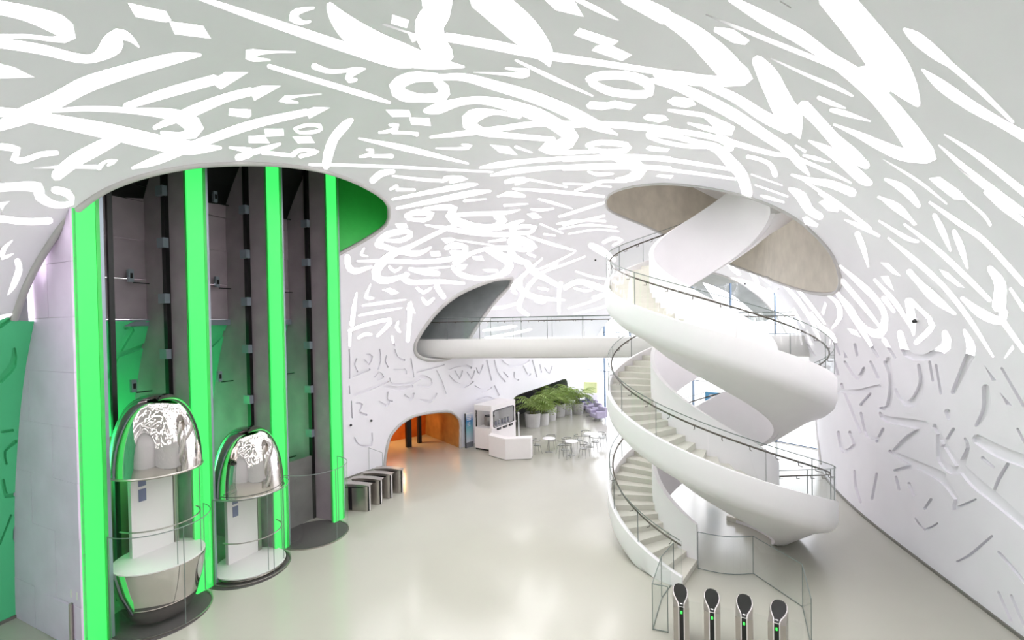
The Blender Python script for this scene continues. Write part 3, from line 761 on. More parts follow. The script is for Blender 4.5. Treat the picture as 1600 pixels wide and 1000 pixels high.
# connected calligraphy pieces
def components(mask):
    idx = np.where(mask)[0]; em = {}; par = {i: i for i in idx}
    def find(a):
        while par[a] != a: par[a] = par[par[a]]; a = par[a]
        return a
    for i in idx:
        a, b, c = T[i]
        for e in ((a, b), (b, c), (c, a)):
            e = (min(e), max(e))
            if e in em: par[find(i)] = find(em[e])
            else: em[e] = i
    g = {}
    for i in idx: g.setdefault(find(i), []).append(i)
    return list(g.values())
def recess(name, comps, depth, mats, parent, kind=None):
    vs, fs, ms = [], [], []
    for comp in comps:
        t = T[comp]; used = np.unique(t); mp = {u: k for k, u in enumerate(used)}; n = len(used); o = len(vs)
        vs += (P3[used]-N3[used]*depth).tolist()+(P3[used]+N3[used]*.002).tolist()
        cnt = {}
        for a, b, c in t:
            nn = np.cross(P3[b]-P3[a], P3[c]-P3[a])
            if np.dot(nn, N3[a]) < 0: b, c = c, b
            fs.append((o+mp[a], o+mp[b], o+mp[c])); ms.append(0)
            for e in ((a, b), (b, c), (c, a)): 
                k = (min(e), max(e)); cnt.setdefault(k, []).append(e)
        for k, l in cnt.items():
            if len(l) == 1:
                a, b = l[0]; fs.append((o+mp[b], o+mp[a], o+n+mp[a], o+n+mp[b])); ms.append(1)
    me = bpy.data.meshes.new(name); me.from_pydata(vs, [], fs)
    for m in mats: me.materials.append(m)
    me.polygons.foreach_set('material_index', ms)
    me.update(); ob = link(bpy.data.objects.new(name, me), parent)
    if kind: ob['kind'] = kind
    return ob
def in_view(comp):
    for p in P3[np.unique(T[comp])]:
        x, y = proj(p)
        if -10 < x < 1610 and -10 < y < 1010: return True
    return False
def area(comp):
    t = T[comp]; return float(np.linalg.norm(np.cross(P3[t[:, 1]]-P3[t[:, 0]], P3[t[:, 2]]-P3[t[:, 0]]), axis=1).sum()/2)
off_lit = []
lit = sorted(components(cls == 'lit'), key=area, reverse=True); nl = 0
for comp in lit:
    if in_view(comp) and nl < 280 and area(comp) > .004:
        recess('calligraphy_window', [comp], .16 if area(comp) < 3 else .26, [M_panel, M_reveal], ceiling); nl += 1
    else: off_lit.append(comp)
if off_lit: recess('calligraphy_window', off_lit, .16, [M_panel, M_reveal], ceiling, 'stuff')
nr = 0
for comp in components(cls == 'rel'):
    if area(comp) < .003: continue
    recess('calligraphy_relief', [comp], .075, [M_greenwash, M_greenwash] if gmask[comp[0]] else [M_vault, M_vault], wall_lift if gmask[comp[0]] else (wall_left if ctr_v[comp[0]] < .5 else wall_right)); nr += 1
print('calligraphy', nl, len(off_lit), nr, len(T))
# reveals of the openings
def hole_edges(k):
    em = {}
    for i in np.where(cls == 'hole_'+k)[0]:
        a, b, c = T[i]
        for e in ((a, b), (b, c), (c, a)): em.setdefault((min(e), max(e)), []).append(i)
    return [e for e, l in em.items() if len(l) == 1]
def reveal(k, name, vec, m, keep=None, skip_floor=True, label=None):
    o = MB(); vf = vec if callable(vec) else (lambda P: np.array(vec, float))
    for a, b in hole_edges(k):
        A, B = P3[a], P3[b]
        if skip_floor and A[2] < .02 and B[2] < .02: continue
        A2, B2 = A+vf(A), B+vf(B)
        if keep and not keep(*proj((A+B)/2)): continue
        o.add([A, B, B2, A2], [(0, 1, 2, 3)])
    # weld
    ob = o.build(name, m); me = ob.data
    bm = bmesh.new(); bm.from_mesh(me); bmesh.ops.remove_doubles(bm, verts=bm.verts, dist=.001)
    bmesh.ops.recalc_face_normals(bm, faces=bm.faces); bm.to_mesh(me); bm.free()
    me.polygons.foreach_set('use_smooth', [True]*len(me.polygons)); me.set_sharp_from_angle(angle=math.radians(50))
    tag(ob, label, kind='structure'); return ob

def cap(k, name, vec, m, label):
    mask = cls == 'hole_'+k; t = T[mask]; used, inv = np.unique(t, return_inverse=True)
    me = bpy.data.meshes.new(name); me.from_pydata((P3[used]+np.array(vec)).tolist(), [], inv.reshape(-1, 3).tolist()); me.materials.append(m)
    ob = link(bpy.data.objects.new(name, me)); return tag(ob, label, kind='structure')
M_hall = mat('orange_hall_panel', (196, 104, 36), .4, metal=.2, noise=.2, scale=1.5)
VE, VS, VB, VO, VP, VA = (-.25, .1, 3.2), (0, 0, 3.4), (-3.2, .9, .25), (-2.6, 3.4, 0), (-1.9, 1.3, 0), (.9, 1.7, .45)
reveal('el', 'trim_7', VE, M_reveal_dark, keep=lambda x, y: x <= 512 and not (y > 425 and x > 40), label='dark edge of the ceiling opening over the metal flank')
reveal('el', 'trim_1', VE, M_green_paint_glow, keep=lambda x, y: x > 512 and y < 425, label='rim of the ceiling opening around the lift shafts, green light put into its colour')  # green glow on this rim is painted in
reveal('st', 'trim_2', VS, M_conc, label='bare concrete rim of the ceiling opening over the spiral stairs')
reveal('br', 'trim_3', VB, M_reveal_dark, label='dark grey rim of the wall opening where the footbridge enters')
reveal('or', 'trim_4', VO, M_bronze, label='bronze lined rim of the low arched doorway')
reveal('pl', 'trim_5', VP, M_reveal_dark, label='dark rim of the long niche behind the potted palms')
def VAf(P):
    t = min(1., max(0., (P[2]-3.)/5.)); return np.array((.30, .75, 0))*(1-t)+np.array((-.1, 1.7, -.42))*t
reveal('ar', 'trim_6', VAf, M_reveal_dark, label='grey rim of the tall arch beside the glass facade')
cap('el', 'ceiling_shaft', VE, M_black, 'black roof over the lift shafts')
cap('st', 'ceiling_stair', VS, M_white, 'white ceiling of the storey the spiral stairs reach')
cap('br', 'wall_footbridge', VB, M_reveal_dark, 'grey end wall of the opening behind the footbridge')
cap('or', 'wall_passage', VO, M_hall, 'orange end wall inside the low arched doorway')
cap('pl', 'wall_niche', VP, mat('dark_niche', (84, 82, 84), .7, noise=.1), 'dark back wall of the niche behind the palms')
# unseen wall behind the viewpoint, added to shut out daylight from that end
_p = vault(np.zeros(41), np.linspace(0, 1, 41))
tag(MB().add([tuple(p) for p in _p], [tuple(range(41))]).build('wall_back', M_vault), 'unseen white end wall added to keep daylight off the near floor', kind='structure')
# slim lips round the openings
M_lip = mat('pale_grey_lip', (196, 193, 192), .5, noise=.02)
def lip(name, pts, closed, r, label):
    q = list(pts)+([pts[0]] if closed else []); out = []
    for a, b in zip(q[:-1], q[1:]):
        for t in (0., .5): out.append((a[0]+(b[0]-a[0])*t, a[1]+(b[1]-a[1])*t))
    out.append(q[-1]); a = np.array(out); P = vault(a[:, 0], a[:, 1])
    tag(MB().tube([tuple(p) for p in P], r, 8).build(name, M_lip, smooth=60), label, kind='structure')
lip('trim_10', H_el[:N_el], False, .07, 'pale lip along the ceiling opening around the lift shafts')
lip('trim_11', H_st, True, .06, 'pale lip along the ceiling opening over the spiral stairs')
lip('trim_12', H_br, True, .10, 'pale lip along the wall opening of the footbridge')
lip('trim_13', H_or, False, .08, 'pale lip along the low arched doorway')
lip('trim_14', H_ar[:N_ar], False, .08, 'pale lip along the tall arch')
# floor, ground outside, skirting
fl = MB().add([(-40, -20, 0), (45, -20, 0), (45, 70, 0), (-40, 70, 0)], [(0, 1, 2, 3)]).build('floor', M_floor)
tag(fl, 'polished pale beige floor of the lobby', kind='structure')
def skirting(name, v, s0, s1, off, label):
    ss = np.linspace(s0, s1, 60); p = vault(ss, np.full_like(ss, v)); n = vnormal(ss, np.full_like(ss, min(max(v, .004), .996)))
    o = MB()
    for i in range(59):
        a, b = p[i], p[i+1]; na, nb = n[i]*off, n[i+1]*off
        q = [(a[0]-na[0]*.3, a[1]-na[1]*.3), (b[0]-nb[0]*.3, b[1]-nb[1]*.3), (b[0]+nb[0], b[1]+nb[1]), (a[0]+na[0], a[1]+na[1])]
        o.prism(q, .002, .07)
    tag(o.build(name, M_skirt), label, kind='structure')
skirting('baseboard_right', 1., 1.6, H_ar[-4][0]-.02, .05, 'grey recessed skirting along the right wall')
skirting('baseboard_left', 0., 1.6, H_or[0][0]-.03, .05, 'grey recessed skirting along the left wall')

# ------------------------------------------------------------------ glass facade
fw = thing('window_1', (FA.x, FA.y, 0), 'tall glass curtain wall with slim blue grey mullions', kind='structure')
FL = (FB-FA).length; NP = 11; FH = 9.2
def fpt(d, o=0.): return Vector((FA.x+FD.x*d+FN.x*o, FA.y+FD.y*d+FN.y*o))
for i in range(NP):
    a, b = fpt(FL*i/NP+.06), fpt(FL*(i+1)/NP-.06)
    for z0, z1 in ((.08, 3.0), (3.08, 6.1), (6.18, FH)):
        o = MB(); n = FN*.02
        o.hexa([(a.x, a.y, z0), (b.x, b.y, z0), (b.x+n.x, b.y+n.y, z0), (a.x+n.x, a.y+n.y, z0)], [(a.x, a.y, z1), (b.x, b.y, z1), (b.x+n.x, b.y+n.y, z1), (a.x+n.x, a.y+n.y, z1)])
        o.build('pane', M_facade, fw)
ang = math.atan2(FD.y, FD.x)
for i in range(NP+1):
    c = fpt(FL*i/NP); MB().box((c.x, c.y, FH/2), (.07, .16, FH), ang).build('mullion', M_mull, fw)
for z in (.04, 3.04, 6.14):
    c = fpt(FL/2); MB().box((c.x, c.y, z), (FL, .06, .05), ang).build('transom', M_mull, fw)
tag(MB().add([(-20, 20, -.03), (150, 20, -.03), (150, 150, -.03), (-20, 150, -.03)], [(0, 1, 2, 3)]).build('ground_outside', mat('bright_paving', (226, 228, 228), .8, noise=.03, scale=.5)), 'pale paving outside the glass facade', kind='structure')

# ------------------------------------------------------------------ lift shafts
EC = Vector((-8.8, 11.2)); EU = Vector((.42, .9075)).normalized(); EN = Vector((-EU.y, EU.x)); SPC = 2.35
EA = math.atan2(EU.y, EU.x)
def E(t, n): return EC+EU*t+EN*n
def ebox(o, t0, t1, n0, n1, z0, z1, mi=0):
    q = [E(t0, n0), E(t1, n0), E(t1, n1), E(t0, n1)]
    return o.hexa([(p.x, p.y, z0) for p in q], [(p.x, p.y, z1) for p in q], mi)
ZT = 13.2
sh = thing('elevator_shaft', (EC.x, EC.y, 0), 'three bay lift shaft with glowing green pillars and grey metal flank', 'lift shaft')
for k in range(4):
    t = -SPC/2+SPC*k
    pl = ebox(MB(), t-.24, t+.24, .06, .14, 0, ZT).build('pillar', M_green_paint_glow, sh)
    ebox(MB(), t-.24, t+.16, 0, .06, 0, ZT).build('light_panel', M_green, pl)
    ebox(MB(), t+.17, t+.24, .0, .06, 0, ZT).build('side_strip', M_green_paint_glow, pl)
    ebox(MB(), t+.245, t+.33, .05, .22, 0, ZT).build('edge_trim', M_trimglass, pl)
# metal flank of separate sheets
tf = -SPC/2-.26
rows = [0, 1.0, 2.5, 3.7, 4.9, 6.1, 7.3, 8.5, 9.7, 11.0]
for i in range(4):
    n0, n1 = .0+i*1.07, .0+(i+1)*1.07
    for z0, z1 in zip(rows[:-1], rows[1:]):
        if i == 3 and z0 < 6: continue
        ebox(MB(), tf-.02+.004*((i+int(z0)) % 2), tf+.03, n0+.003, n1-.003, z0+.003, z1-.003).build('metal_sheet', M_clad, sh)
ebox(MB(), tf+.03, tf+.08, 0, 3.2, 0, 11.2).build('flank_core', M_conc_dark, sh)
hd = MB(); p0 = E(tf-.06, .35); hd.tube([(p0.x, p0.y, .15), (p0.x, p0.y, 1.05)], .035, 10); 
hd.build('door_handle', M_steel, sh)
for nn in (.12, .38):
    ebox(MB(), tf-.03, tf-.02, nn, nn+.05, 1.15, 1.32).build('sign_tag', M_kiosk, sh)
ebox(MB(), tf-.03, tf-.02, .5, 1.6, .05, .95).build('access_panel', M_clad, sh)
ND = 3.05; NB = 2.15
for k in (1, 2, 3):
    t = -SPC/2+SPC*k
    ebox(MB(), t-.14, t+.14, .14, ND if k < 3 else 2.6, 0, ZT).build('divider_wall', M_conc_dark, sh)
for k in range(3):
    tc_ = SPC*k
    for i, (z0, z1) in enumerate(((7.3, 8.4), (8.42, 9.5), (9.52, 10.6), (10.62, 11.9), (11.92, ZT))):
        for t0, t1 in ((-1.05, -.2), (-.18, 1.05)):
            ebox(MB(), tc_+t0, tc_+t1, NB+.02*((i+k) % 2), NB+.15, z0, z1).build('concrete_panel', M_conc_dark, sh)
    ebox(MB(), tc_-1.05, tc_+1.05, NB-.1, NB+.2, 7.1, 7.28).build('beam', M_trimglass, sh)
    ebox(MB(), tc_-1.05, tc_-.1, ND-.6, ND-.5, 4.75, 4.92).build('beam', M_trimglass, sh)
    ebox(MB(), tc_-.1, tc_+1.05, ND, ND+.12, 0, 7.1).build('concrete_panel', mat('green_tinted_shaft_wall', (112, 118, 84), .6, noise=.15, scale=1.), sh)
    for t, n, w in ((-.62, 1.7, .045), (-.5, 1.7, .045), (-.02, 1.6, .11)):
        ebox(MB(), tc_+t-w/2, tc_+t+w/2, n, n+.1, 0, ZT).build('guide_rail', M_black, sh)
    gr = ebox(MB(), tc_+.93, tc_+1.05, 1.0, 1.16, 0, ZT).build('guide_rail', M_black, sh)
    ebox(MB(), tc_+.98, tc_+1.0, 1.2, 1.24, 6, ZT).build('conduit', M_steel, sh)
    for z in (3.0, 4.6, 6.2, 7.7, 9.2, 10.6):
        ebox(MB(), tc_+.84, tc_+.97, .92, 1.22, z, z+.26).build('rail_bracket', M_trimglass, sh)
    for z in (2.2, 5.3, 8.3, 11.0):
        br = ebox(MB(), tc_+.5, tc_+.62, 1.9, 2.0, z, z+.34).build('sensor_box', M_trimglass, sh)
        ebox(MB(), tc_+.53, tc_+.59, 1.88, 1.9, z+.1, z+.24).build('sensor_face', M_black, br)
        ebox(MB(), tc_+.62, tc_+1.0, 1.92, 1.96, z-.03, z).build('sensor_arm', M_black, sh)
    c = E(tc_, 0)
    MB().lathe([(0, .006), (1.12, .006), (1.12, .0)], (c.x, c.y), 40).build('pit_floor', M_dark, sh)
ebox(MB(), 2*SPC-1.05, 2*SPC+1.05, 1.05, 1.15, 0, 2.3).build('pit_wall', mat('pit_grey', (120, 117, 116), .6, noise=.1, scale=2), sh)
for z in (.85, 1.6):
    c = E(2*SPC-.75, 1.0); o = MB()
    o.tube([(c.x+EU.x*.22*math.cos(a), c.y+EU.y*.22*math.cos(a), z+.33*math.sin(a)) for a in np.linspace(-pi/2, pi/2, 12)], .02, 6)
    o.build('cable', M_black, sh)

def cabin(tc_, zf, bowl, label):
    tc_ += .09; c = E(tc_, 0); R = .92; th = thing('elevator_cabin', (c.x, c.y, zf), label, 'lift cabin', 'bullet shaped lift cabins')
    zr = zf+2.2; hd = 1.8
    prof = [(R*math.cos(a)**.72 if a < pi/2-1e-6 else 0., zr+hd*math.sin(a)) for a in np.linspace(0, pi/2, 24)]
    dm = MB().lathe(prof, (c.x, c.y), 64).build('dome', M_chrome, th, smooth=60)
    MB().lathe([(R+.005, zr), (R+.02, zr-.02), (R+.005, zr-.05), (R-.03, zr-.05)], (c.x, c.y), 64).build('dome_rim', M_steel, dm, smooth=40)
    if bowl:
        bp = [(0, zf-1.34), (.5, zf-1.34), (.62, zf-1.3), (.76, zf-1.0), (.88, zf-.5), (.94, zf-.06), (.94, zf)]
        MB().lathe(bp, (c.x, c.y), 64).build('bowl', M_chrome, th, smooth=50)
    else:
        MB().lathe([(.96, .012), (.96, zf)], (c.x, c.y), 64).build('skirt', M_chrome, th, smooth=50)
    MB().lathe([(0, zf+.02), (.93, zf+.02), (.93, zf-.01), (0, zf-.01)], (c.x, c.y), 64).build('cabin_floor', M_kiosk, th, smooth=30)
    f0 = math.atan2(-EN.y, -EN.x)
    for a0, a1 in ((-1.65, -.12), (-.10, .62), (.64, 1.65)):
        o = MB().lathe([(R-.01, zf+.02), (R-.01, zr-.05)], (c.x, c.y), 16, f0+a0, f0+a1)
        o.build('curved_pane', M_glass, th, smooth=60)
    for a in (-.11, .63):
        p = (c.x+(R-.01)*math.cos(f0+a), c.y+(R-.01)*math.sin(f0+a)); MB().box((p[0], p[1], (zf+zr)/2), (.012, .012, 2.15), f0+a).build('pane_joint', M_edge, th)
    bk = ebox(MB(), tc_-.38, tc_+.55, .42, .55, zf+.02, zr-.05).build('back_panel', M_kiosk, th)
    ebox(MB(), tc_+.56, tc_+.66, .40, .55, zf+.02, zr-.05).build('panel_edge', M_steel, th)
    for z in (1.35, 1.72):
        ebox(MB(), tc_-.22, tc_-.06, .405, .42, zf+z, zf+z+.3).build('display', mat('grey_display', (120, 126, 160), .3), bk)
    o = MB(); o.tube([(c.x+.84*math.cos(f0+a), c.y+.84*math.sin(f0+a), zf+.95) for a in np.linspace(-1.5, 1.5, 24)], .018, 8)
    o.build('handrail', M_steel, th)
cabin(0, 1.42, True, 'mirror chrome domed lift cabin raised above the floor, nearest the metal flank')
cabin(SPC, .12, False, 'mirror chrome domed lift cabin standing at floor level in the middle bay')
for k, lab in enumerate(('curved clear glass barrier around the raised chrome lift cabin', 'curved clear glass barrier around the lift cabin at floor level', 'curved clear glass barrier around the empty lift bay with dark floor')):
    c = E(SPC*k+(.09, .09, 0)[k], 0); R = (1.05, 1.06, 1.12)[k]; f0 = math.atan2(-EN.y, -EN.x)
    th = thing('glass_barrier', (c.x, c.y, 0), lab, 'glass barrier', 'glass barriers of the lift bays')
    for a0, a1 in ((-1.55, -.05), (-.03, 1.55)):
        MB().lathe([(R, .03), (R, 2.33)], (c.x, c.y), 24, f0+a0, f0+a1).build('curved_pane', M_glass, th, smooth=60)
    o = MB(); o.tube([(c.x+R*math.cos(f0+a), c.y+R*math.sin(f0+a), 2.34) for a in np.linspace(-1.57, 1.57, 36)], .011, 6); o.build('top_edge', M_edge, th)
    MB().lathe([(R+.015, .0), (R+.015, .035), (R-.015, .035)], (c.x, c.y), 36, f0-1.57, f0+1.57).build('base_ring', M_steel, th, smooth=50)
    for a in (-1.56, -.04, 1.56):
        MB().box((c.x+R*math.cos(f0+a), c.y+R*math.sin(f0+a), 1.18), (.014, .014, 2.3), f0+a).build('pane_joint', M_edge, th)

# ------------------------------------------------------------------ the double spiral stair
SX, SY, RO, RI, PITCH_H = 6.25, 14.5, 3.25, 1.7, 6.7
DST = 9.0; RISE = PITCH_H*DST/360
def sp(r, a, z): a = math.radians(a); return (SX+r*math.cos(a), SY-r*math.sin(a), z)
_sm = None
def stair(label, phi0, phi1, rail1, par0):
    global _sm
    th = thing('spiral_staircase', (SX, SY, 0), label, 'staircase', 'intertwined spiral staircases')
    h = lambda a: (a-phi0)/360*PITCH_H
    n = int((phi1-phi0)/4.5); A = np.linspace(phi0, phi1, n+1)
    def sweep(sec, name, m, A=A, smooth=42):
        o = MB(); k = len(sec); v = []; f = []
        for a in A: v += [sp(r, a, max(h(a)+dz, 0.003)) for r, dz in sec]
        for i in range(len(A)-1):
            for j in range(k): f.append((i*k+j, i*k+(j+1) % k, (i+1)*k+(j+1) % k, (i+1)*k+j))
        f += [tuple(range(k)), tuple(range((len(A)-1)*k, len(A)*k))[::-1]]
        return o.add(v, f).build(name, m, th, smooth=smooth)
    sweep([(RO, .30), (RO-.12, .30), (RO-.12, -.1), (RI+.13, -.1), (RI+.13, -1.22), (RI+.3, -1.2), (RO-.55, -.74), (RO-.22, -.62), (RO-.06, -.46), (RO, -.25)], 'stringer', M_white)
    sweep([(RI, -1.2), (RI, 1.16), (RI+.13, 1.16), (RI+.13, -1.2)], 'parapet', M_white, A=A[A >= phi0+par0])
    ns = int(round((phi1-phi0)/DST))
    if _sm is None:
        w = math.radians(DST+.6); v = []; nseg = 3
        r0, r1 = RI+.12, RO-.11
        ring = []
        for z in (-RISE-.06, 0):
            for r in (r0, r1):
                for q in range(nseg+1):
                    a = w*q/nseg; v.append((r*math.cos(a), -r*math.sin(a), z))
        k = nseg+1; f = []
        for q in range(nseg):
            f += [(q, q+1, k+q+1, k+q), (2*k+q, 3*k+q, 3*k+q+1, 2*k+q+1), (q, 2*k+q, 2*k+q+1, q+1), (k+q, k+q+1, 3*k+q+1, 3*k+q)]
        f += [(0, k, 3*k, 2*k), (nseg, 2*k+nseg, 3*k+nseg, k+nseg)]
        _sm = bpy.data.meshes.new('step'); _sm.from_pydata(v, [], f); _sm.materials.append(M_step)
        bm = bmesh.new(); bm.from_mesh(_sm); bmesh.ops.recalc_face_normals(bm, faces=bm.faces); bm.to_mesh(_sm); bm.free()
    for i in range(ns):
        o = link(bpy.data.objects.new('step', _sm), th); o.rotation_euler.z = -math.radians(phi0+i*DST); o.location.z = (i+1)*RISE
    # glass balustrade on the outer edge
    rg = RO-.06; step = 24.; na = int((rail1-phi0)/step)
    for i in range(na):
        a0, a1 = phi0+i*step+.15, phi0+(i+1)*step-.15; m = 8; o = MB(); v = []; f = []
        for q in range(m+1):
            a = a0+(a1-a0)*q/m
            for r, dz in ((rg+.007, .28), (rg+.007, 1.22), (rg-.007, 1.22), (rg-.007, .28)): v.append(sp(r, a, max(h(a)+dz, .01)))
        for q in range(m):
            for j in range(4): f.append((q*4+j, q*4+(j+1) % 4, q*4+4+(j+1) % 4, q*4+4+j))
        o.add(v, f[:]); o.m = [0 if (x % 4) in (0, 2) else 1 for x in range(len(f))]
        o.add([v[0], v[1], v[2], v[3], *v[-4:]], [(0, 1, 2, 3), (4, 5, 6, 7)], 1)
        o.build('curved_glass_pane', [M_glass, M_edge], th, smooth=40)
    AA = np.arange(phi0+1, phi0+na*step, 3.)
    MB().tube([sp(rg, a, h(a)+1.225) for a in AA], .012, 6).build('glass_cap', M_edge, th, smooth=60)
    MB().tube([sp(rg-.12, a, h(a)+1.04) for a in AA], .024, 8).build('handrail', M_rail, th, smooth=60)
    for a in np.arange(phi0+6, phi0+na*step, 12.):
        MB().tube([sp(rg, a, h(a)+.95), sp(rg-.11, a, h(a)+.95), sp(rg-.12, a, h(a)+1.03)], .011, 6).build('rail_bracket', M_rail, th)
    return th, h
stA, hA = stair('white spiral staircase starting beside the four slim gate posts and rising through the ceiling', 127, 738, 738, 0)
stB, hB = stair('white spiral staircase starting on the far right and ending at the footbridge', 307, 640, 640, 62)
DECK = hB(640)

# ------------------------------------------------------------------ footbridge
BL, BR = Vector((-8.6, 25.15)), Vector((15.6, 20.6)); BD = (BR-BL).normalized(); BN = Vector((-BD.y, BD.x)); BLEN = (BR-BL).length
bg = thing('footbridge', (BL.x, BL.y, 0), 'white footbridge crossing the hall between the two wall openings', 'bridge')
DK = 6.2; BW = 2.6
def bp_(d, n): return BL+BD*d+BN*n
def bbox(o, d0, d1, n0, n1, z0, z1):
    q = [bp_(d0, n0), bp_(d1, n0), bp_(d1, n1), bp_(d0, n1)]
    return o.hexa([(p.x, p.y, z0) for p in q], [(p.x, p.y, z1) for p in q])
o = MB(); sec = [(0, 6.2), (-.03, 5.9), (0, 5.45), (.12, 5.26), (.4, 5.18), (BW-.4, 5.18), (BW-.12, 5.26), (BW, 5.45), (BW+.03, 5.9), (BW, 6.2)]
v = [(*bp_(0, n), z) for n, z in sec]+[(*bp_(BLEN, n), z) for n, z in sec]; k = len(sec)
o.add(v, [(j, (j+1) % k, k+(j+1) % k, k+j) for j in range(k)]+[tuple(range(k)), tuple(range(k, 2*k))[::-1]])
o.build('deck', mat('bridge_white', (232, 230, 228), .4, noise=.01), bg, smooth=35)
for n in (.06, BW-.06):
    np_ = 14; w = BLEN/np_
    for i in range(np_):
        if n > 1 or not (9.2 < 0 ):
            bbox(MB(), i*w+.02, (i+1)*w-.02, n-.007, n+.007, DK, DK+1.1).build('glass_pane', M_glass, bg)
            bbox(MB(), (i+1)*w-.012, (i+1)*w+.012, n-.012, n+.012, DK, DK+1.1).build('pane_joint', M_edge, bg)
    bbox(MB(), 0, BLEN, n-.014, n+.014, DK+1.1, DK+1.13).build('glass_cap', M_edge, bg)
    s_n = n+.1 if n < 1 else n-.1
    MB().tube([(*bp_(0, s_n), DK+.92), (*bp_(BLEN, s_n), DK+.92)], .022, 8).build('handrail', M_rail, bg)
    for i in range(28):
        bbox(MB(), (i+.5)*BLEN/28-.012, (i+.5)*BLEN/28+.012, min(n, s_n), max(n, s_n), DK+.84, DK+.9).build('rail_bracket', M_rail, bg)
# short landing from the stair to the bridge
a = math.radians(640); ex = (SX, SY)
o = MB(); l0 = [sp(RI+.13, 640, 0), sp(RO, 640, 0)]
t0 = Vector((l0[0][0], l0[0][1])); t1 = Vector((l0[1][0], l0[1][1]))
q = [(t0.x, t0.y), (t1.x, t1.y), (t1.x+1.0, t1.y+3.6), (t0.x+1.2, t0.y+4.9)]
o.prism(q, 5.6, 6.195); o.build('landing', M_white, stB)

# ------------------------------------------------------------------ green wash behind the shaft, warm lamp in the passage
def area_light(name, loc, target, size, power, color):
    l = bpy.data.lights.new(name, 'AREA'); l.energy = power; l.size = size; l.color = color
    o = link(bpy.data.objects.new(name, l)); o.location = loc
    o.rotation_euler = (Vector(target)-Vector(loc)).to_track_quat('-Z', 'Y').to_euler(); return o
p = E(-2.6, 2.2)
for t, z in ((-.6, 3.2), (1.6, 3.2), (3.8, 3.2)):
    a, b = E(t, 1.9), E(t-1.0, 4.5)
    area_light('green_wash_lamp', (a.x, a.y, z), (b.x, b.y, z+.6), .5, 80, (.2, 1, .4))
po = (P3[np.unique(T[cls == 'hole_or'])].mean(axis=0)+np.array(VO)*.8)
l = bpy.data.lights.new('passage_lamp', 'POINT'); l.energy = 120; l.color = (1, .6, .22); l.shadow_soft_size = .3
lo = link(bpy.data.objects.new('passage_lamp', l)); lo.location = (po[0], po[1], 2.2)

pc = P3[np.unique(T[cls == 'hole_st'])].mean(axis=0)
area_light('stair_opening_fill', (pc[0]+2.0, pc[1]-.6, 12.6), (pc[0]-3, pc[1]+.5, 10.5), 1.2, 420, (1, .95, .88))  # unseen fill light, added to brighten the inside of the stair opening
# dark posts and floor threshold inside the arched passage
for f_, w_ in ((.42, .5), (.8, .35)):
    q0 = floor_at(655 if f_ < .5 else 688, 706)
    qx = (q0.x+VO[0]*f_*.75, q0.y+VO[1]*f_*.75)
    tag(MB().box((qx[0], qx[1], 1.6), (w_*.6, .2, 3.2), .7).build('trim_8' if f_ < .5 else 'trim_9', M_black), 'black post inside the arched doorway', kind='structure')
# ------------------------------------------------------------------ waist-high gates by the lift
def flap_gate():
    th = thing('flap_gate', (0, 0, 0)); L, Wd, Hh = 1.25, .3, 1.02
    o = MB(); pts = []
    for x0, sg in ((L/2-.15, 1), (-L/2+.15, -1)):
        for a in np.linspace(-pi/2, pi/2, 7): pts.append((x0+sg*.15*math.cos(a), sg*.15*math.sin(a)))
    o.prism(pts, .0, .97); o.build('body', M_steel, th, smooth=40)
    o = MB(); n = 12; v = []; f = []
    for i in range(n+1):
        x = -L/2-.02+(L+.04)*i/n; z = .975+.05*(1-(2*i/n-1)**2)
        v += [(x, -Wd/2-.01, .965), (x, Wd/2+.01, .965), (x, Wd/2+.01, z), (x, -Wd/2-.01, z)]
    for i in range(n):
        for j in range(4): f.append((i*4+j, i*4+(j+1) % 4, i*4+4+(j+1) % 4, i*4+4+j))
    f += [(0, 1, 2, 3), tuple(range(4*n, 4*n+4))]
    o.add(v, f).build('lid', M_steel, th, smooth=40)
    MB().box((0, -.152, .9), (.86, .008, .035)).build('dark_slot', M_black, th)
    MB().box((-.12, -.152, .46), (.14, .008, .84)).build('dark_panel', M_black, th)
    MB().box((L/2-.02, -.1, .48), (.03, .06, .9)).build('end_strip', M_black, th)
    MB().box((L/2+.0, -.06, .48), (.012, .05, .92)).build('end_trim', M_kiosk, th)
    MB().box((.0, .23, .55), (.02, .15, .6)).build('glass_flap', M_glass, th)
    return th
g0 = flap_gate(); gpos = [(579, 798), (597, 787.5), (613, 778), (630, 769.5)]
glab = ['steel flap gate nearest the glass lift barrier', 'second steel flap gate from the glass lift barrier', 'third steel flap gate from the glass lift barrier', 'steel flap gate nearest the arched doorway']
for i, (x, y) in enumerate(gpos):
    o = g0 if i == 0 else copy_tree(g0); c = floor_at(x, y); o.location = (c.x-.62, c.y+.14, 0); o.rotation_euler.z = -.16
    tag(o, glab[i], 'gate', 'flap gates by the lifts')
wp = thing('glass_screen', tuple(floor_at(578, 737)), 'small clear glass screen standing by the left wall', 'screen')
a, b = floor_at(577, 737), floor_at(598, 742)
MB().add([(a.x, a.y, .03), (b.x, b.y, .03), (b.x, b.y, 1.05), (a.x, a.y, 1.15)], [(0, 1, 2, 3)]).build('pane', M_glass, wp)
for q, r in (((a.x, a.y, .03), (a.x, a.y, 1.15)), ((a.x, a.y, 1.15), (b.x, b.y, 1.05)), ((b.x, b.y, .03), (b.x, b.y, 1.05))):
    MB().tube([q, r], .008, 6).build('edge', M_edge, wp)

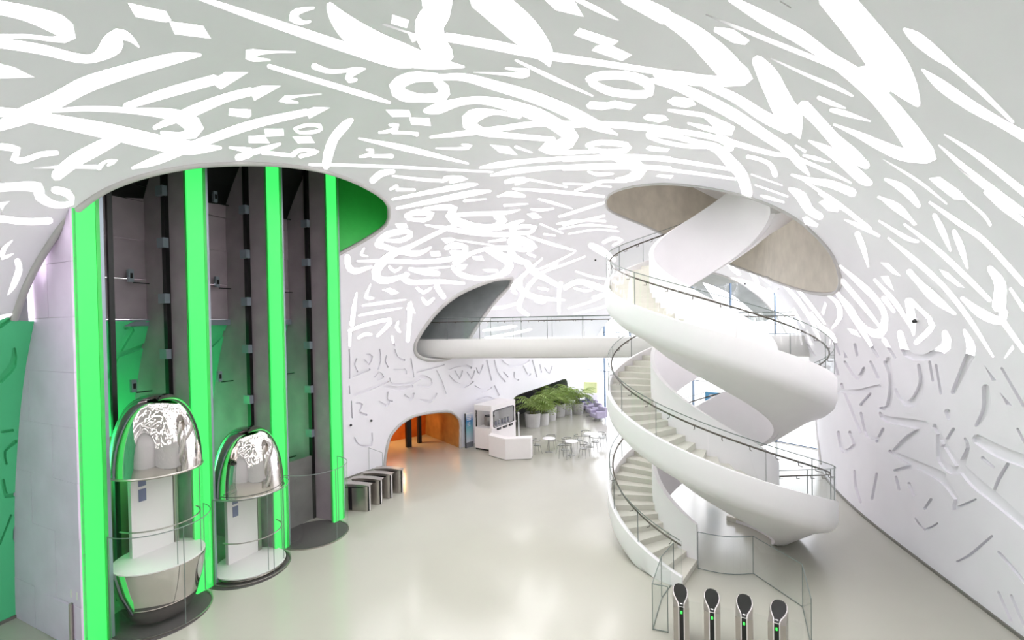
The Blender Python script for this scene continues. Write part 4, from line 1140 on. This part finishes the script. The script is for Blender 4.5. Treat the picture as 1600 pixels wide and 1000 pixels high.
# ------------------------------------------------------------------ slim gate posts in front of the stairs
def post():
    th = thing('gate_post', (0, 0, 0)); n = 20
    # plan outline: leaf-shaped, tapering to the front
    W0, Lf = .145, .86
    prof = [(0.00, .035), (.05, .095), (.16, .13), (.32, .14), (.46, .125), (.58, .095), (.70, .06), (.78, .046), (.86, .045)]   # distance from the back end, half width of the dark top
    body = [(-.0, .06), (.05, .125), (.14, .155), (.3, .16), (.6, .16), (.86, .155)]
    pts = [(-w, Lf-d) for d, w in body]+[(w, Lf-d) for d, w in reversed(body)]
    zt = lambda y: 1.02
    MB().prism(pts, 0, 1.0).build('body', M_steel, th, smooth=50)
    lip = [(-w-.014, Lf-d+(.012 if d == 0 else 0)) for d, w in prof]+[(w+.014, Lf-d+(.012 if d == 0 else 0)) for d, w in reversed(prof)]
    MB().prism(lip, 1.0, 1.018).build('pale_rim', M_kiosk, th)
    top = [(-w, Lf-d) for d, w in prof]+[(w, Lf-d) for d, w in reversed(prof)]
    MB().prism(top, 1.018, 1.03).build('dark_glass_top', mat('dark_glass', (26, 26, 28), .08, spec=.6), th)
    MB().box((0, -.004, .5), (.085, .012, 1.0)).build('dark_front', M_black, th)
    for sx in (-1, 1): MB().box((sx*.052, -.006, .51), (.016, .014, 1.02)).build('pale_rim', M_kiosk, th)
    MB().box((0, .07, 1.034), (.05, .03, .008)).build('white_lamp', M_kiosk, th)
    MB().box((0, -.012, .9), (.03, .012, .05)).build('green_lamp', mat('green_led', (10, 60, 10), .4, emit=(40, 255, 60), es=3), th)
    MB().box((.30, .45, .55), (.26, .014, .7)).build('glass_flap', M_glass, th)
    return th
p0 = post(); plab = ['slim steel gate post nearest the foot of the spiral stairs', 'second slim gate post from the foot of the spiral stairs', 'third slim gate post from the foot of the spiral stairs', 'rightmost slim gate post, nearest the angled glass corner']
for i, (x, y) in enumerate([(1064, 912), (1112, 920), (1162, 928), (1213, 936)]):
    c = floor_at(x, y, 1.03); o = p0 if i == 0 else copy_tree(p0)
    o.rotation_euler.z = -math.atan2(c.x, c.y)+(.05, .02, 0, -.06)[i]-.02
    d = Vector((c.x, c.y)).normalized(); o.location = (c.x-d.x*.86, c.y-d.y*.86, 0)
    tag(o, plab[i], 'gate post', 'slim gate posts before the stairs')

# ------------------------------------------------------------------ frameless glass screens round the stair foot
def screen(name, label, pts, h=1.05, arc=None):
    th = thing(name, (pts[0][0], pts[0][1], 0), label, 'glass screen')
    for i in range(len(pts)-1):
        a, b = Vector(pts[i][:2]), Vector(pts[i+1][:2]); seg = [a.lerp(b, t) for t in np.linspace(0, 1, 9 if (arc and i in arc) else 2)]
        if arc and i in arc:
            nn = Vector((-(b-a).y, (b-a).x)).normalized()
            seg = [q-nn*(.16*math.sin(pi*t)) if nn.y > 0 else q+nn*(.16*math.sin(pi*t)) for q, t in zip(seg, np.linspace(0, 1, 9))]
        o = MB()
        for q, r in zip(seg[:-1], seg[1:]):
            n = Vector((-(r-q).y, (r-q).x)).normalized()*.006
            o.hexa([(q.x-n.x, q.y-n.y, .02), (r.x-n.x, r.y-n.y, .02), (r.x+n.x, r.y+n.y, .02), (q.x+n.x, q.y+n.y, .02)], [(q.x-n.x, q.y-n.y, h), (r.x-n.x, r.y-n.y, h), (r.x+n.x, r.y+n.y, h), (q.x+n.x, q.y+n.y, h)])
        o.build('pane', M_glass, th)
        for z, rr in ((h, .011), (.02, .011)):
            MB().tube([(q.x, q.y, z) for q in seg], rr, 6).build('edge', M_edge, th)
    for p in pts:
        MB().tube([(p[0], p[1], .0), (p[0], p[1], h)], .009, 6).build('edge', M_edge, th)
FPT = lambda x, y: tuple(floor_at(x, y))
screen('glass_screen', 'angled clear glass screen curving right from the stair parapet round the gate posts', [FPT(1091, 889), FPT(1177, 897), FPT(1254, 949), FPT(1268, 1012)], arc=(0,))
screen('glass_screen', 'folded clear glass screen left of the gate posts at the stair foot', [FPT(1053, 909), FPT(1034, 935), FPT(1020, 984), FPT(1044, 989)])

# ------------------------------------------------------------------ refreshment kiosk and counter
k0, k1, k2 = floor_at(742, 702), floor_at(769, 706), floor_at(806, 690)
k1 = Vector((k1.x, k1.y, 0)); kd = Vector((k2.x-k1.x, k2.y-k1.y)); kw = Vector((k0.x-k1.x, k0.y-k1.y))
KH = 2.5
kt = thing('kiosk', (k1.x, k1.y, 0), 'white refreshment kiosk with a rounded serving window beside the blue sign', 'kiosk')
def kp(a, b): return (k1.x+kd.x*a+kw.x*b, k1.y+kd.y*a+kw.y*b)
def kbox(a0, a1, b0, b1, z0, z1, name, m, par=None):
    q = [kp(a0, b0), kp(a1, b0), kp(a1, b1), kp(a0, b1)]
    return MB().hexa([(*p, z0) for p in q], [(*p, z1) for p in q]).build(name, m, par or kt)
kbox(0, 1, 0, 1, .1, 1.25, 'lower_cabinet', M_kiosk); kbox(.03, .97, .03, .97, 0, .1, 'plinth', M_black)
kbox(0, 1, 0, 1, 2.2, KH, 'roof', M_kiosk); kbox(0, .04, .9, 1, 1.25, 2.2, 'corner_post', M_kiosk)
kbox(0, .06, 0, .1, 1.25, 2.2, 'corner_post', M_kiosk); kbox(.92, 1, 0, .08, 1.25, 2.2, 'corner_post', M_kiosk); kbox(.95, 1, .9, 1, 1.25, 2.2, 'corner_post', M_kiosk)
kbox(0, 1, .94, 1, 1.25, 2.2, 'rear_wall', M_kiosk); kbox(.96, 1, 0, 1, 1.25, 2.2, 'side_wall', M_kiosk)
fr = MB(); loop = []
for cx_, cz_, a0 in ((.88, 2.1, 0), (.12, 2.1, 90), (.12, 1.36, 180), (.88, 1.36, 270)):
    for a in range(a0, a0+91, 30): loop.append((*kp(cx_+.04*math.cos(math.radians(a)), -.01), cz_+.09*math.sin(math.radians(a))))
fr.tube(loop+[loop[0], loop[1]], .03, 6); fr.build('window_frame', M_black, kt)
kbox(.06, .92, 0, .01, 1.25, 2.2, 'window_pane', M_glass); kbox(0, .01, .1, .9, 1.3, 2.15, 'window_pane', M_glass)
kbox(.0, .02, .88, .92, 1.28, 2.2, 'window_jamb', M_black)
for a in (.25, .5, .75): kbox(a-.06, a+.06, -.1, -.02, 1.1, 1.22, 'card_reader', M_black)
kbox(-.01, .99, -.06, 0, 1.22, 1.27, 'serving_shelf', M_kiosk)
for i in range(6):
    a = .18+.13*i; c = kp(a, .2); nm = thing('coffee_jar', (c[0], c[1], 1.25), ('leftmost', 'second', 'third', 'fourth', 'fifth', 'rightmost')[i]+' dark jar from the left on the kiosk serving shelf', 'jar', 'jars in the kiosk window')
    MB().lathe([(0, 1.25), (.07, 1.25), (.07, 1.45), (.05, 1.5), (0, 1.5)], c, 10).build('body', mat('dark_jar', (60, 56, 80), .3), nm, smooth=40)
    MB().lathe([(0, 1.5), (.055, 1.5), (.055, 1.54), (0, 1.54)], c, 10).build('lid', M_black, nm)
c = kp(.3, .55); cm = thing('coffee_machine', (c[0], c[1], 1.25), 'grey coffee machine inside the white kiosk', 'machine')
MB().box((c[0], c[1], 1.5), (.5, .4, .5), .5).build('body', M_steel, cm); MB().box((c[0], c[1], 1.79), (.46, .36, .08), .5).build('cup_tray', M_black, cm)
c = kp(.75, .93); ms = thing('menu_board', (c[0], c[1], 1.6), 'small white menu board with a dark square on the kiosk rear wall', 'board')
MB().box((c[0], c[1]-.05, 1.85), (.5, .03, .5), math.atan2(kd.y, kd.x)).build('sheet', M_white, ms); MB().box((c[0], c[1]-.08, 1.9), (.16, .02, .16), math.atan2(kd.y, kd.x)).build('print', M_violet, ms)
# angular counter in front
c0, c1, c2 = FPT(764, 712), FPT(790, 719.5), FPT(830, 717.5)
ct = thing('service_counter', (c1[0], c1[1], 0), 'white angular service counter in front of the kiosk', 'counter')
c0, c1, c2 = (Vector(c[:2]) for c in (c0, c1, c2)); iv = Vector((.1, .55))
for a, b, nm in ((c0, c1, 'front_panel'), (c1, c2, 'front_panel')):
    q = [a, b, b+iv, a+iv]; MB().prism([(p.x, p.y) for p in q], .03, 1.04).build(nm, M_kiosk, ct)
q = [c0, c1, c2, c2+iv, c1+iv, c0+iv]; MB().prism([(p.x, p.y) for p in q], 1.045, 1.09).build('worktop', M_kiosk, ct)
MB().prism([(p.x*1., p.y+.04) for p in q], 0, .03).build('plinth', M_skirt, ct)
# blue totem sign
a, b = floor_at(727.5, 700), floor_at(738.5, 697); sg = thing('information_sign', (a.x, a.y, 0), 'tall blue to white graded sign panel beside the white kiosk', 'sign')
dv = Vector((b.x-a.x, b.y-a.y)); nv = Vector((dv.y, -dv.x)).normalized(); 
def sbox(t0, t1, z0, z1, o0, o1, name, m, par=None):
    q = [Vector((a.x, a.y))+dv*t0+nv*o0, Vector((a.x, a.y))+dv*t1+nv*o0, Vector((a.x, a.y))+dv*t1+nv*o1, Vector((a.x, a.y))+dv*t0+nv*o1]
    return MB().hexa([(p.x, p.y, z0) for p in q], [(p.x, p.y, z1) for p in q]).build(name, m, par or sg)
mg = bpy.data.materials.new('sign_gradient'); mg.use_nodes = True; nt = mg.node_tree
tcn = nt.nodes.new('ShaderNodeTexCoord'); sx = nt.nodes.new('ShaderNodeSeparateXYZ'); rp = nt.nodes.new('ShaderNodeValToRGB')
nt.links.new(tcn.outputs['Generated'], sx.inputs[0]); nt.links.new(sx.outputs[2], rp.inputs[0]); nt.links.new(rp.outputs[0], nt.nodes['Principled BSDF'].inputs['Base Color'])
for e, (p_, c_) in zip([rp.color_ramp.elements[0], rp.color_ramp.elements[1], rp.color_ramp.elements.new(.45), rp.color_ramp.elements.new(.75)], ((0, (214, 216, 226)), (1, (58, 120, 196)), (.45, (138, 196, 204)), (.75, (70, 140, 200)))):
    e.position = p_; e.color = (*lin(c_), 1)
sbox(0, 1, .3, 1.95, 0, .06, 'panel', mg); sbox(0, 1, 0, .3, 0, .06, 'base', mat('sign_base', (128, 128, 136), .5), sg); sbox(-.06, 0, 0, 1.95, 0, .07, 'frame', M_black)
for r_ in range(3):
    for c_ in range(3): sbox(.2+.2*c_, .34+.2*c_, 1.72-.09*r_, 1.77-.09*r_, .06, .064, 'letter', M_white)
for r_ in range(3):
    for c_ in range(2): sbox(.25+.22*c_, .38+.22*c_, 1.38-.09*r_, 1.43-.09*r_, .06, .064, 'letter', M_white)
c = FPT(811, 700); tg = thing('stanchion', c, 'thin white pole standing beside the kiosk', 'pole')
MB().lathe([(0, 0), (.2, 0), (.16, .3), (.04, .55), (.03, 1.9), (0, 1.9)], c[:2], 14).build('pole', M_white, tg, smooth=40)
MB().lathe([(0, 1.9), (.05, 1.9), (.05, 2.0), (0, 2.02)], c[:2], 12).build('finial', M_white, tg, smooth=40)

# ------------------------------------------------------------------ cafe chairs and tables
def cafe_chair():
    th = thing('cafe_chair', (0, 0, 0))
    pts = [(.21*math.cos(a), .2*math.sin(a)) for a in np.linspace(0, 2*pi, 17)[:-1]]
    MB().prism(pts, .44, .47).build('seat', M_chair, th, smooth=40)
    for sx in (-1, 1):
        MB().tube([(sx*.15, .14, .45), (sx*.21, .22, 0)], [.014, .010], 6).build('leg', M_chair, th)
        MB().tube([(sx*.24, -.22, 0), (sx*.2, -.18, .45), (sx*.23, -.15, .70)], [.010, .014, .012], 6).build('leg', M_chair, th)
    MB().tube([(.26*math.sin(a), .02-.24*math.cos(a), .72) for a in np.linspace(-1.9, 1.9, 16)], .022, 6).build('backrest', M_chair, th, smooth=60)
    for sx in (-.5, 0, .5):
        MB().tube([(sx*.2, -.16, .47), (sx*.26, -.21, .72)], .007, 5).build('spindle', M_chair, th)
    return th
def cafe_table():
    th = thing('cafe_table', (0, 0, 0))
    MB().lathe([(0, .72), (.33, .72), (.35, .735), (.33, .75), (0, .75)], (0, 0), 24).build('table_top', M_white, th, smooth=40)
    MB().lathe([(.025, .02), (.025, .72)], (0, 0), 10).build('column', M_chair, th, smooth=40)
    MB().lathe([(0, 0), (.22, 0), (.2, .02), (0, .03)], (0, 0), 20).build('base', M_chair, th, smooth=40)
    return th
T0 = cafe_table(); tpos = [(858, 706), (893, 711), (922, 698)]
tl = ['small round white cafe table nearest the service counter', 'small round white cafe table in the middle of the seating', 'small round white cafe table nearest the spiral stairs']
tw = []
for i, q in enumerate(tpos):
    o = T0 if i == 0 else copy_tree(T0); o.location = floor_at(*q); tw.append(Vector(o.location)); tag(o, tl[i], 'table', 'cafe tables')
C0 = cafe_chair(); first = True
words = ['nearest the service counter', 'in the middle of the seating', 'nearest the spiral stairs']
for ti, angs in enumerate(((200, 75, 330), (235, 325, 100), (200, 285, 100, 15))):
    for ai, ad in enumerate(angs):
        o = C0 if first else copy_tree(C0); first = False
        a_ = math.radians(ad); p_ = tw[ti]+Vector((math.cos(a_), math.sin(a_), 0))*.72
        o.location = p_; o.rotation_euler.z = math.atan2(-math.sin(a_), -math.cos(a_))-pi/2
        where = {200: 'left of', 75: 'behind', 330: 'to the right of', 235: 'front left of', 325: 'front right of', 100: 'behind', 285: 'in front of', 15: 'right of'}[ad]
        tag(o, f'thin grey chair {where} the cafe table {words[ti]}', 'chair', 'cafe chairs')

# ------------------------------------------------------------------ palms in planters along the niche
def palm(seed):
    R_ = random.Random(seed); th = thing('potted_palm', (0, 0, 0))
    pt = MB().lathe([(0, 0), (.36, 0), (.42, .72), (.38, .72), (.36, .62), (0, .62)], (0, 0), 24).build('planter', M_pot, th, smooth=40)
    MB().lathe([(0, .64), (.37, .64)], (0, 0), 20).build('soil', M_soil, pt)
    for i in range(5):
        a = 2*pi*i/5; MB().tube([(.1*math.cos(a), .1*math.sin(a), .62), (.16*math.cos(a), .16*math.sin(a), 1.3)], [.03, .02], 6).build('stem', mat('palm_stem', (120, 126, 70), .7, noise=.1), th)
    for i in range(32):
        a = R_.uniform(0, 2*pi); ln = R_.uniform(.9, 1.5); z0 = R_.uniform(.75, 1.3); up = R_.uniform(.5, 1.25); o = MB()
        d = Vector((math.cos(a), math.sin(a), 0)); sd = Vector((-d.y, d.x, 0)); rib = []
        for k in range(9):
            t = k/8; rib.append(Vector((0, 0, z0))+d*(ln*.75*t)+Vector((0, 0, ln*up*t-ln*.75*t*t)))
        o.tube(rib, .008, 4)
        for k in range(1, 9):
            for sg_ in (-1, 1):
                p = rib[k]; l2 = .34*(1-.5*abs(k/8-.4)); tip = p+sd*sg_*l2+d*.16+Vector((0, 0, -.10)); w = d*.028
                m_ = (p+tip)/2+Vector((0, 0, .03))
                o.add([p, m_-w, tip, m_+w], [(0, 1, 2), (0, 2, 3)])
        o.build('frond', M_leaf, th)
    return th
pp = [(816, 664), (831, 661), (842, 654), (857, 648), (867, 645), (876, 643)]
pl_ = ['bushy potted palm nearest the kiosk', 'potted palm second from the kiosk', 'potted palm third from the kiosk', 'potted palm fourth from the kiosk', 'potted palm fifth from the kiosk', 'farthest potted palm at the end of the niche']
prot = [palm(1), palm(2), palm(3)]; usedp = set()
for i, (x, y) in enumerate(pp):
    k = i % 3
    o = prot[k] if k not in usedp else copy_tree(prot[k]); usedp.add(k)
    c = floor_at(x, y); k_ = .7 if i < 5 else 1.2; o.location = (c.x+k_, c.y-k_*.8, 0); o.rotation_euler.z = i*1.3; s_c = (1.3, 1.15, 1.35, 1.3, 1.2, 1.15)[i]; o.scale = (s_c,)*3
    tag(o, pl_[i], 'potted palm', 'potted palms along the niche')
# ------------------------------------------------------------------ lounge at the far end
def armchair(m):
    th = thing('armchair', (0, 0, 0))
    def rb(name, c, d, r=.06):
        o = MB().box(c, d).build(name, m, th); bv = o.modifiers.new('round', 'BEVEL'); bv.width = r; bv.segments = 3; return o
    rb('seat', (0, .05, .32), (.62, .6, .26)); rb('backrest', (0, -.3, .55), (.86, .2, .6))
    for sx in (-1, 1): rb('armrest', (sx*.38, .05, .42), (.16, .66, .44))
    MB().lathe([(0, 0), (.28, 0), (.24, .18), (0, .18)], (0, 0), 16).build('foot', M_chair, th)
    return th
A0 = armchair(M_purple); A1 = armchair(M_violet)
for i, (x, y, pr, lab) in enumerate([(915, 640, A1, 'violet upholstered armchair, darkest and farthest in the lounge'), (922, 644, A0, 'lilac armchair right beside the violet armchair'), (928, 650, None, 'lilac armchair in the middle of the lounge row'), (935, 657, None, 'lilac armchair nearest the spiral stairs')]):
    o = pr if pr else copy_tree(A0); c = floor_at(x, y); o.location = (c.x, c.y, 0); o.rotation_euler.z = 1.9; o.scale = (1.15,)*3
    tag(o, lab, 'armchair', 'lounge armchairs')
c = floor_at(911, 630); rc = thing('reception_booth', (c.x, c.y, 0), 'yellow green booth under a pale canopy at the far end', 'booth')
MB().box((c.x, c.y+.4, .9), (2.6, .5, 1.8), -.3).build('back_screen', mat('yellow_green_panel', (206, 214, 150), .6, noise=.05), rc)
MB().box((c.x+.1, c.y-.3, .45), (2.2, .5, .9), -.3).build('desk', M_kiosk, rc)
o = MB(); o.prism([(c.x-1.6, c.y-.5), (c.x+1.5, c.y-1.2), (c.x+1.7, c.y+.6), (c.x-1.4, c.y+1.2)], 2.35, 2.45); o.build('canopy', M_white, rc)
for dx, dy in ((-1.5, 0), (1.5, -.3)): MB().tube([(c.x+dx, c.y+dy, 0), (c.x+dx, c.y+dy, 2.35)], .04, 8).build('post', M_white, rc)
# blue banner seen through the stairs
c = CAMPOS+ray(1113, 632)*((22.5)/ray(1113, 632).y); bn = thing('banner_stand', (c.x, c.y, 0), 'blue banner with a white oval emblem seen through the stairs', 'banner')
zb = c.z
MB().box((c.x, c.y, zb-.15), (.62, .03, 1.5), -.5).build('sheet', mat('blue_banner', (96, 168, 220), .6, noise=.02), bn)
o = MB(); rx = Vector((math.cos(-.5), math.sin(-.5), 0)); on = Vector((rx.y, -rx.x, 0))*.02; cc = Vector((c.x, c.y, zb+.42))+on
v = [cc]+[cc+rx*(.17*math.cos(t))+Vector((0, 0, .08*math.sin(t))) for t in np.linspace(0, 2*pi, 25)[:-1]]
o.add(v, [(0, 1+i, 1+(i+1) % 24) for i in range(24)]); o.build('emblem', M_white, bn)
o = MB(); cc = cc+on*.3; v = [cc]+[cc+rx*(.05*math.cos(t))+Vector((0, 0, .03*math.sin(t))) for t in np.linspace(0, 2*pi, 13)[:-1]]
o.add(v, [(0, 1+i, 1+(i+1) % 12) for i in range(12)]); o.build('emblem_pupil', M_violet, bn)
for sx in (-.29, .29): MB().tube([(c.x+rx.x*sx, c.y+rx.y*sx+.03, 0), (c.x+rx.x*sx, c.y+rx.y*sx+.03, zb+.6)], .02, 6).build('pole', M_chair, bn)
MB().box((c.x, c.y, .02), (.7, .3, .04), -.5).build('foot', M_chair, bn)
# small dark security cameras on the shell
for i, (x, y, lab) in enumerate([(547, 664, 'small black camera on the left wall nearest the lift'), (579, 657, 'small black camera on the left wall nearest the arched doorway'), (930, 405, 'small black camera on the ceiling between bridge and stairs'), (1165, 442, 'small black camera on the ceiling beside the tall arch'), (1433, 500, 'small black camera high on the right wall')]):
    q = cast(x, y); sa, va = np.array([q[0]]), np.array([q[1]]); p = vault(sa, va)[0]; n = vnormal(sa, va)[0]
    th = thing('security_camera', tuple(p), lab, 'camera', 'security cameras'); o = MB(); P_, N_ = Vector(p), Vector(n)
    o.tube([P_-N_*.01, P_+N_*.04], .06, 10); o.build('mount', M_white, th); MB().tube([P_+N_*.04, P_+N_*.09, P_+N_*.12], [.055, .05, .02], 10).build('lens_dome', M_black, th)
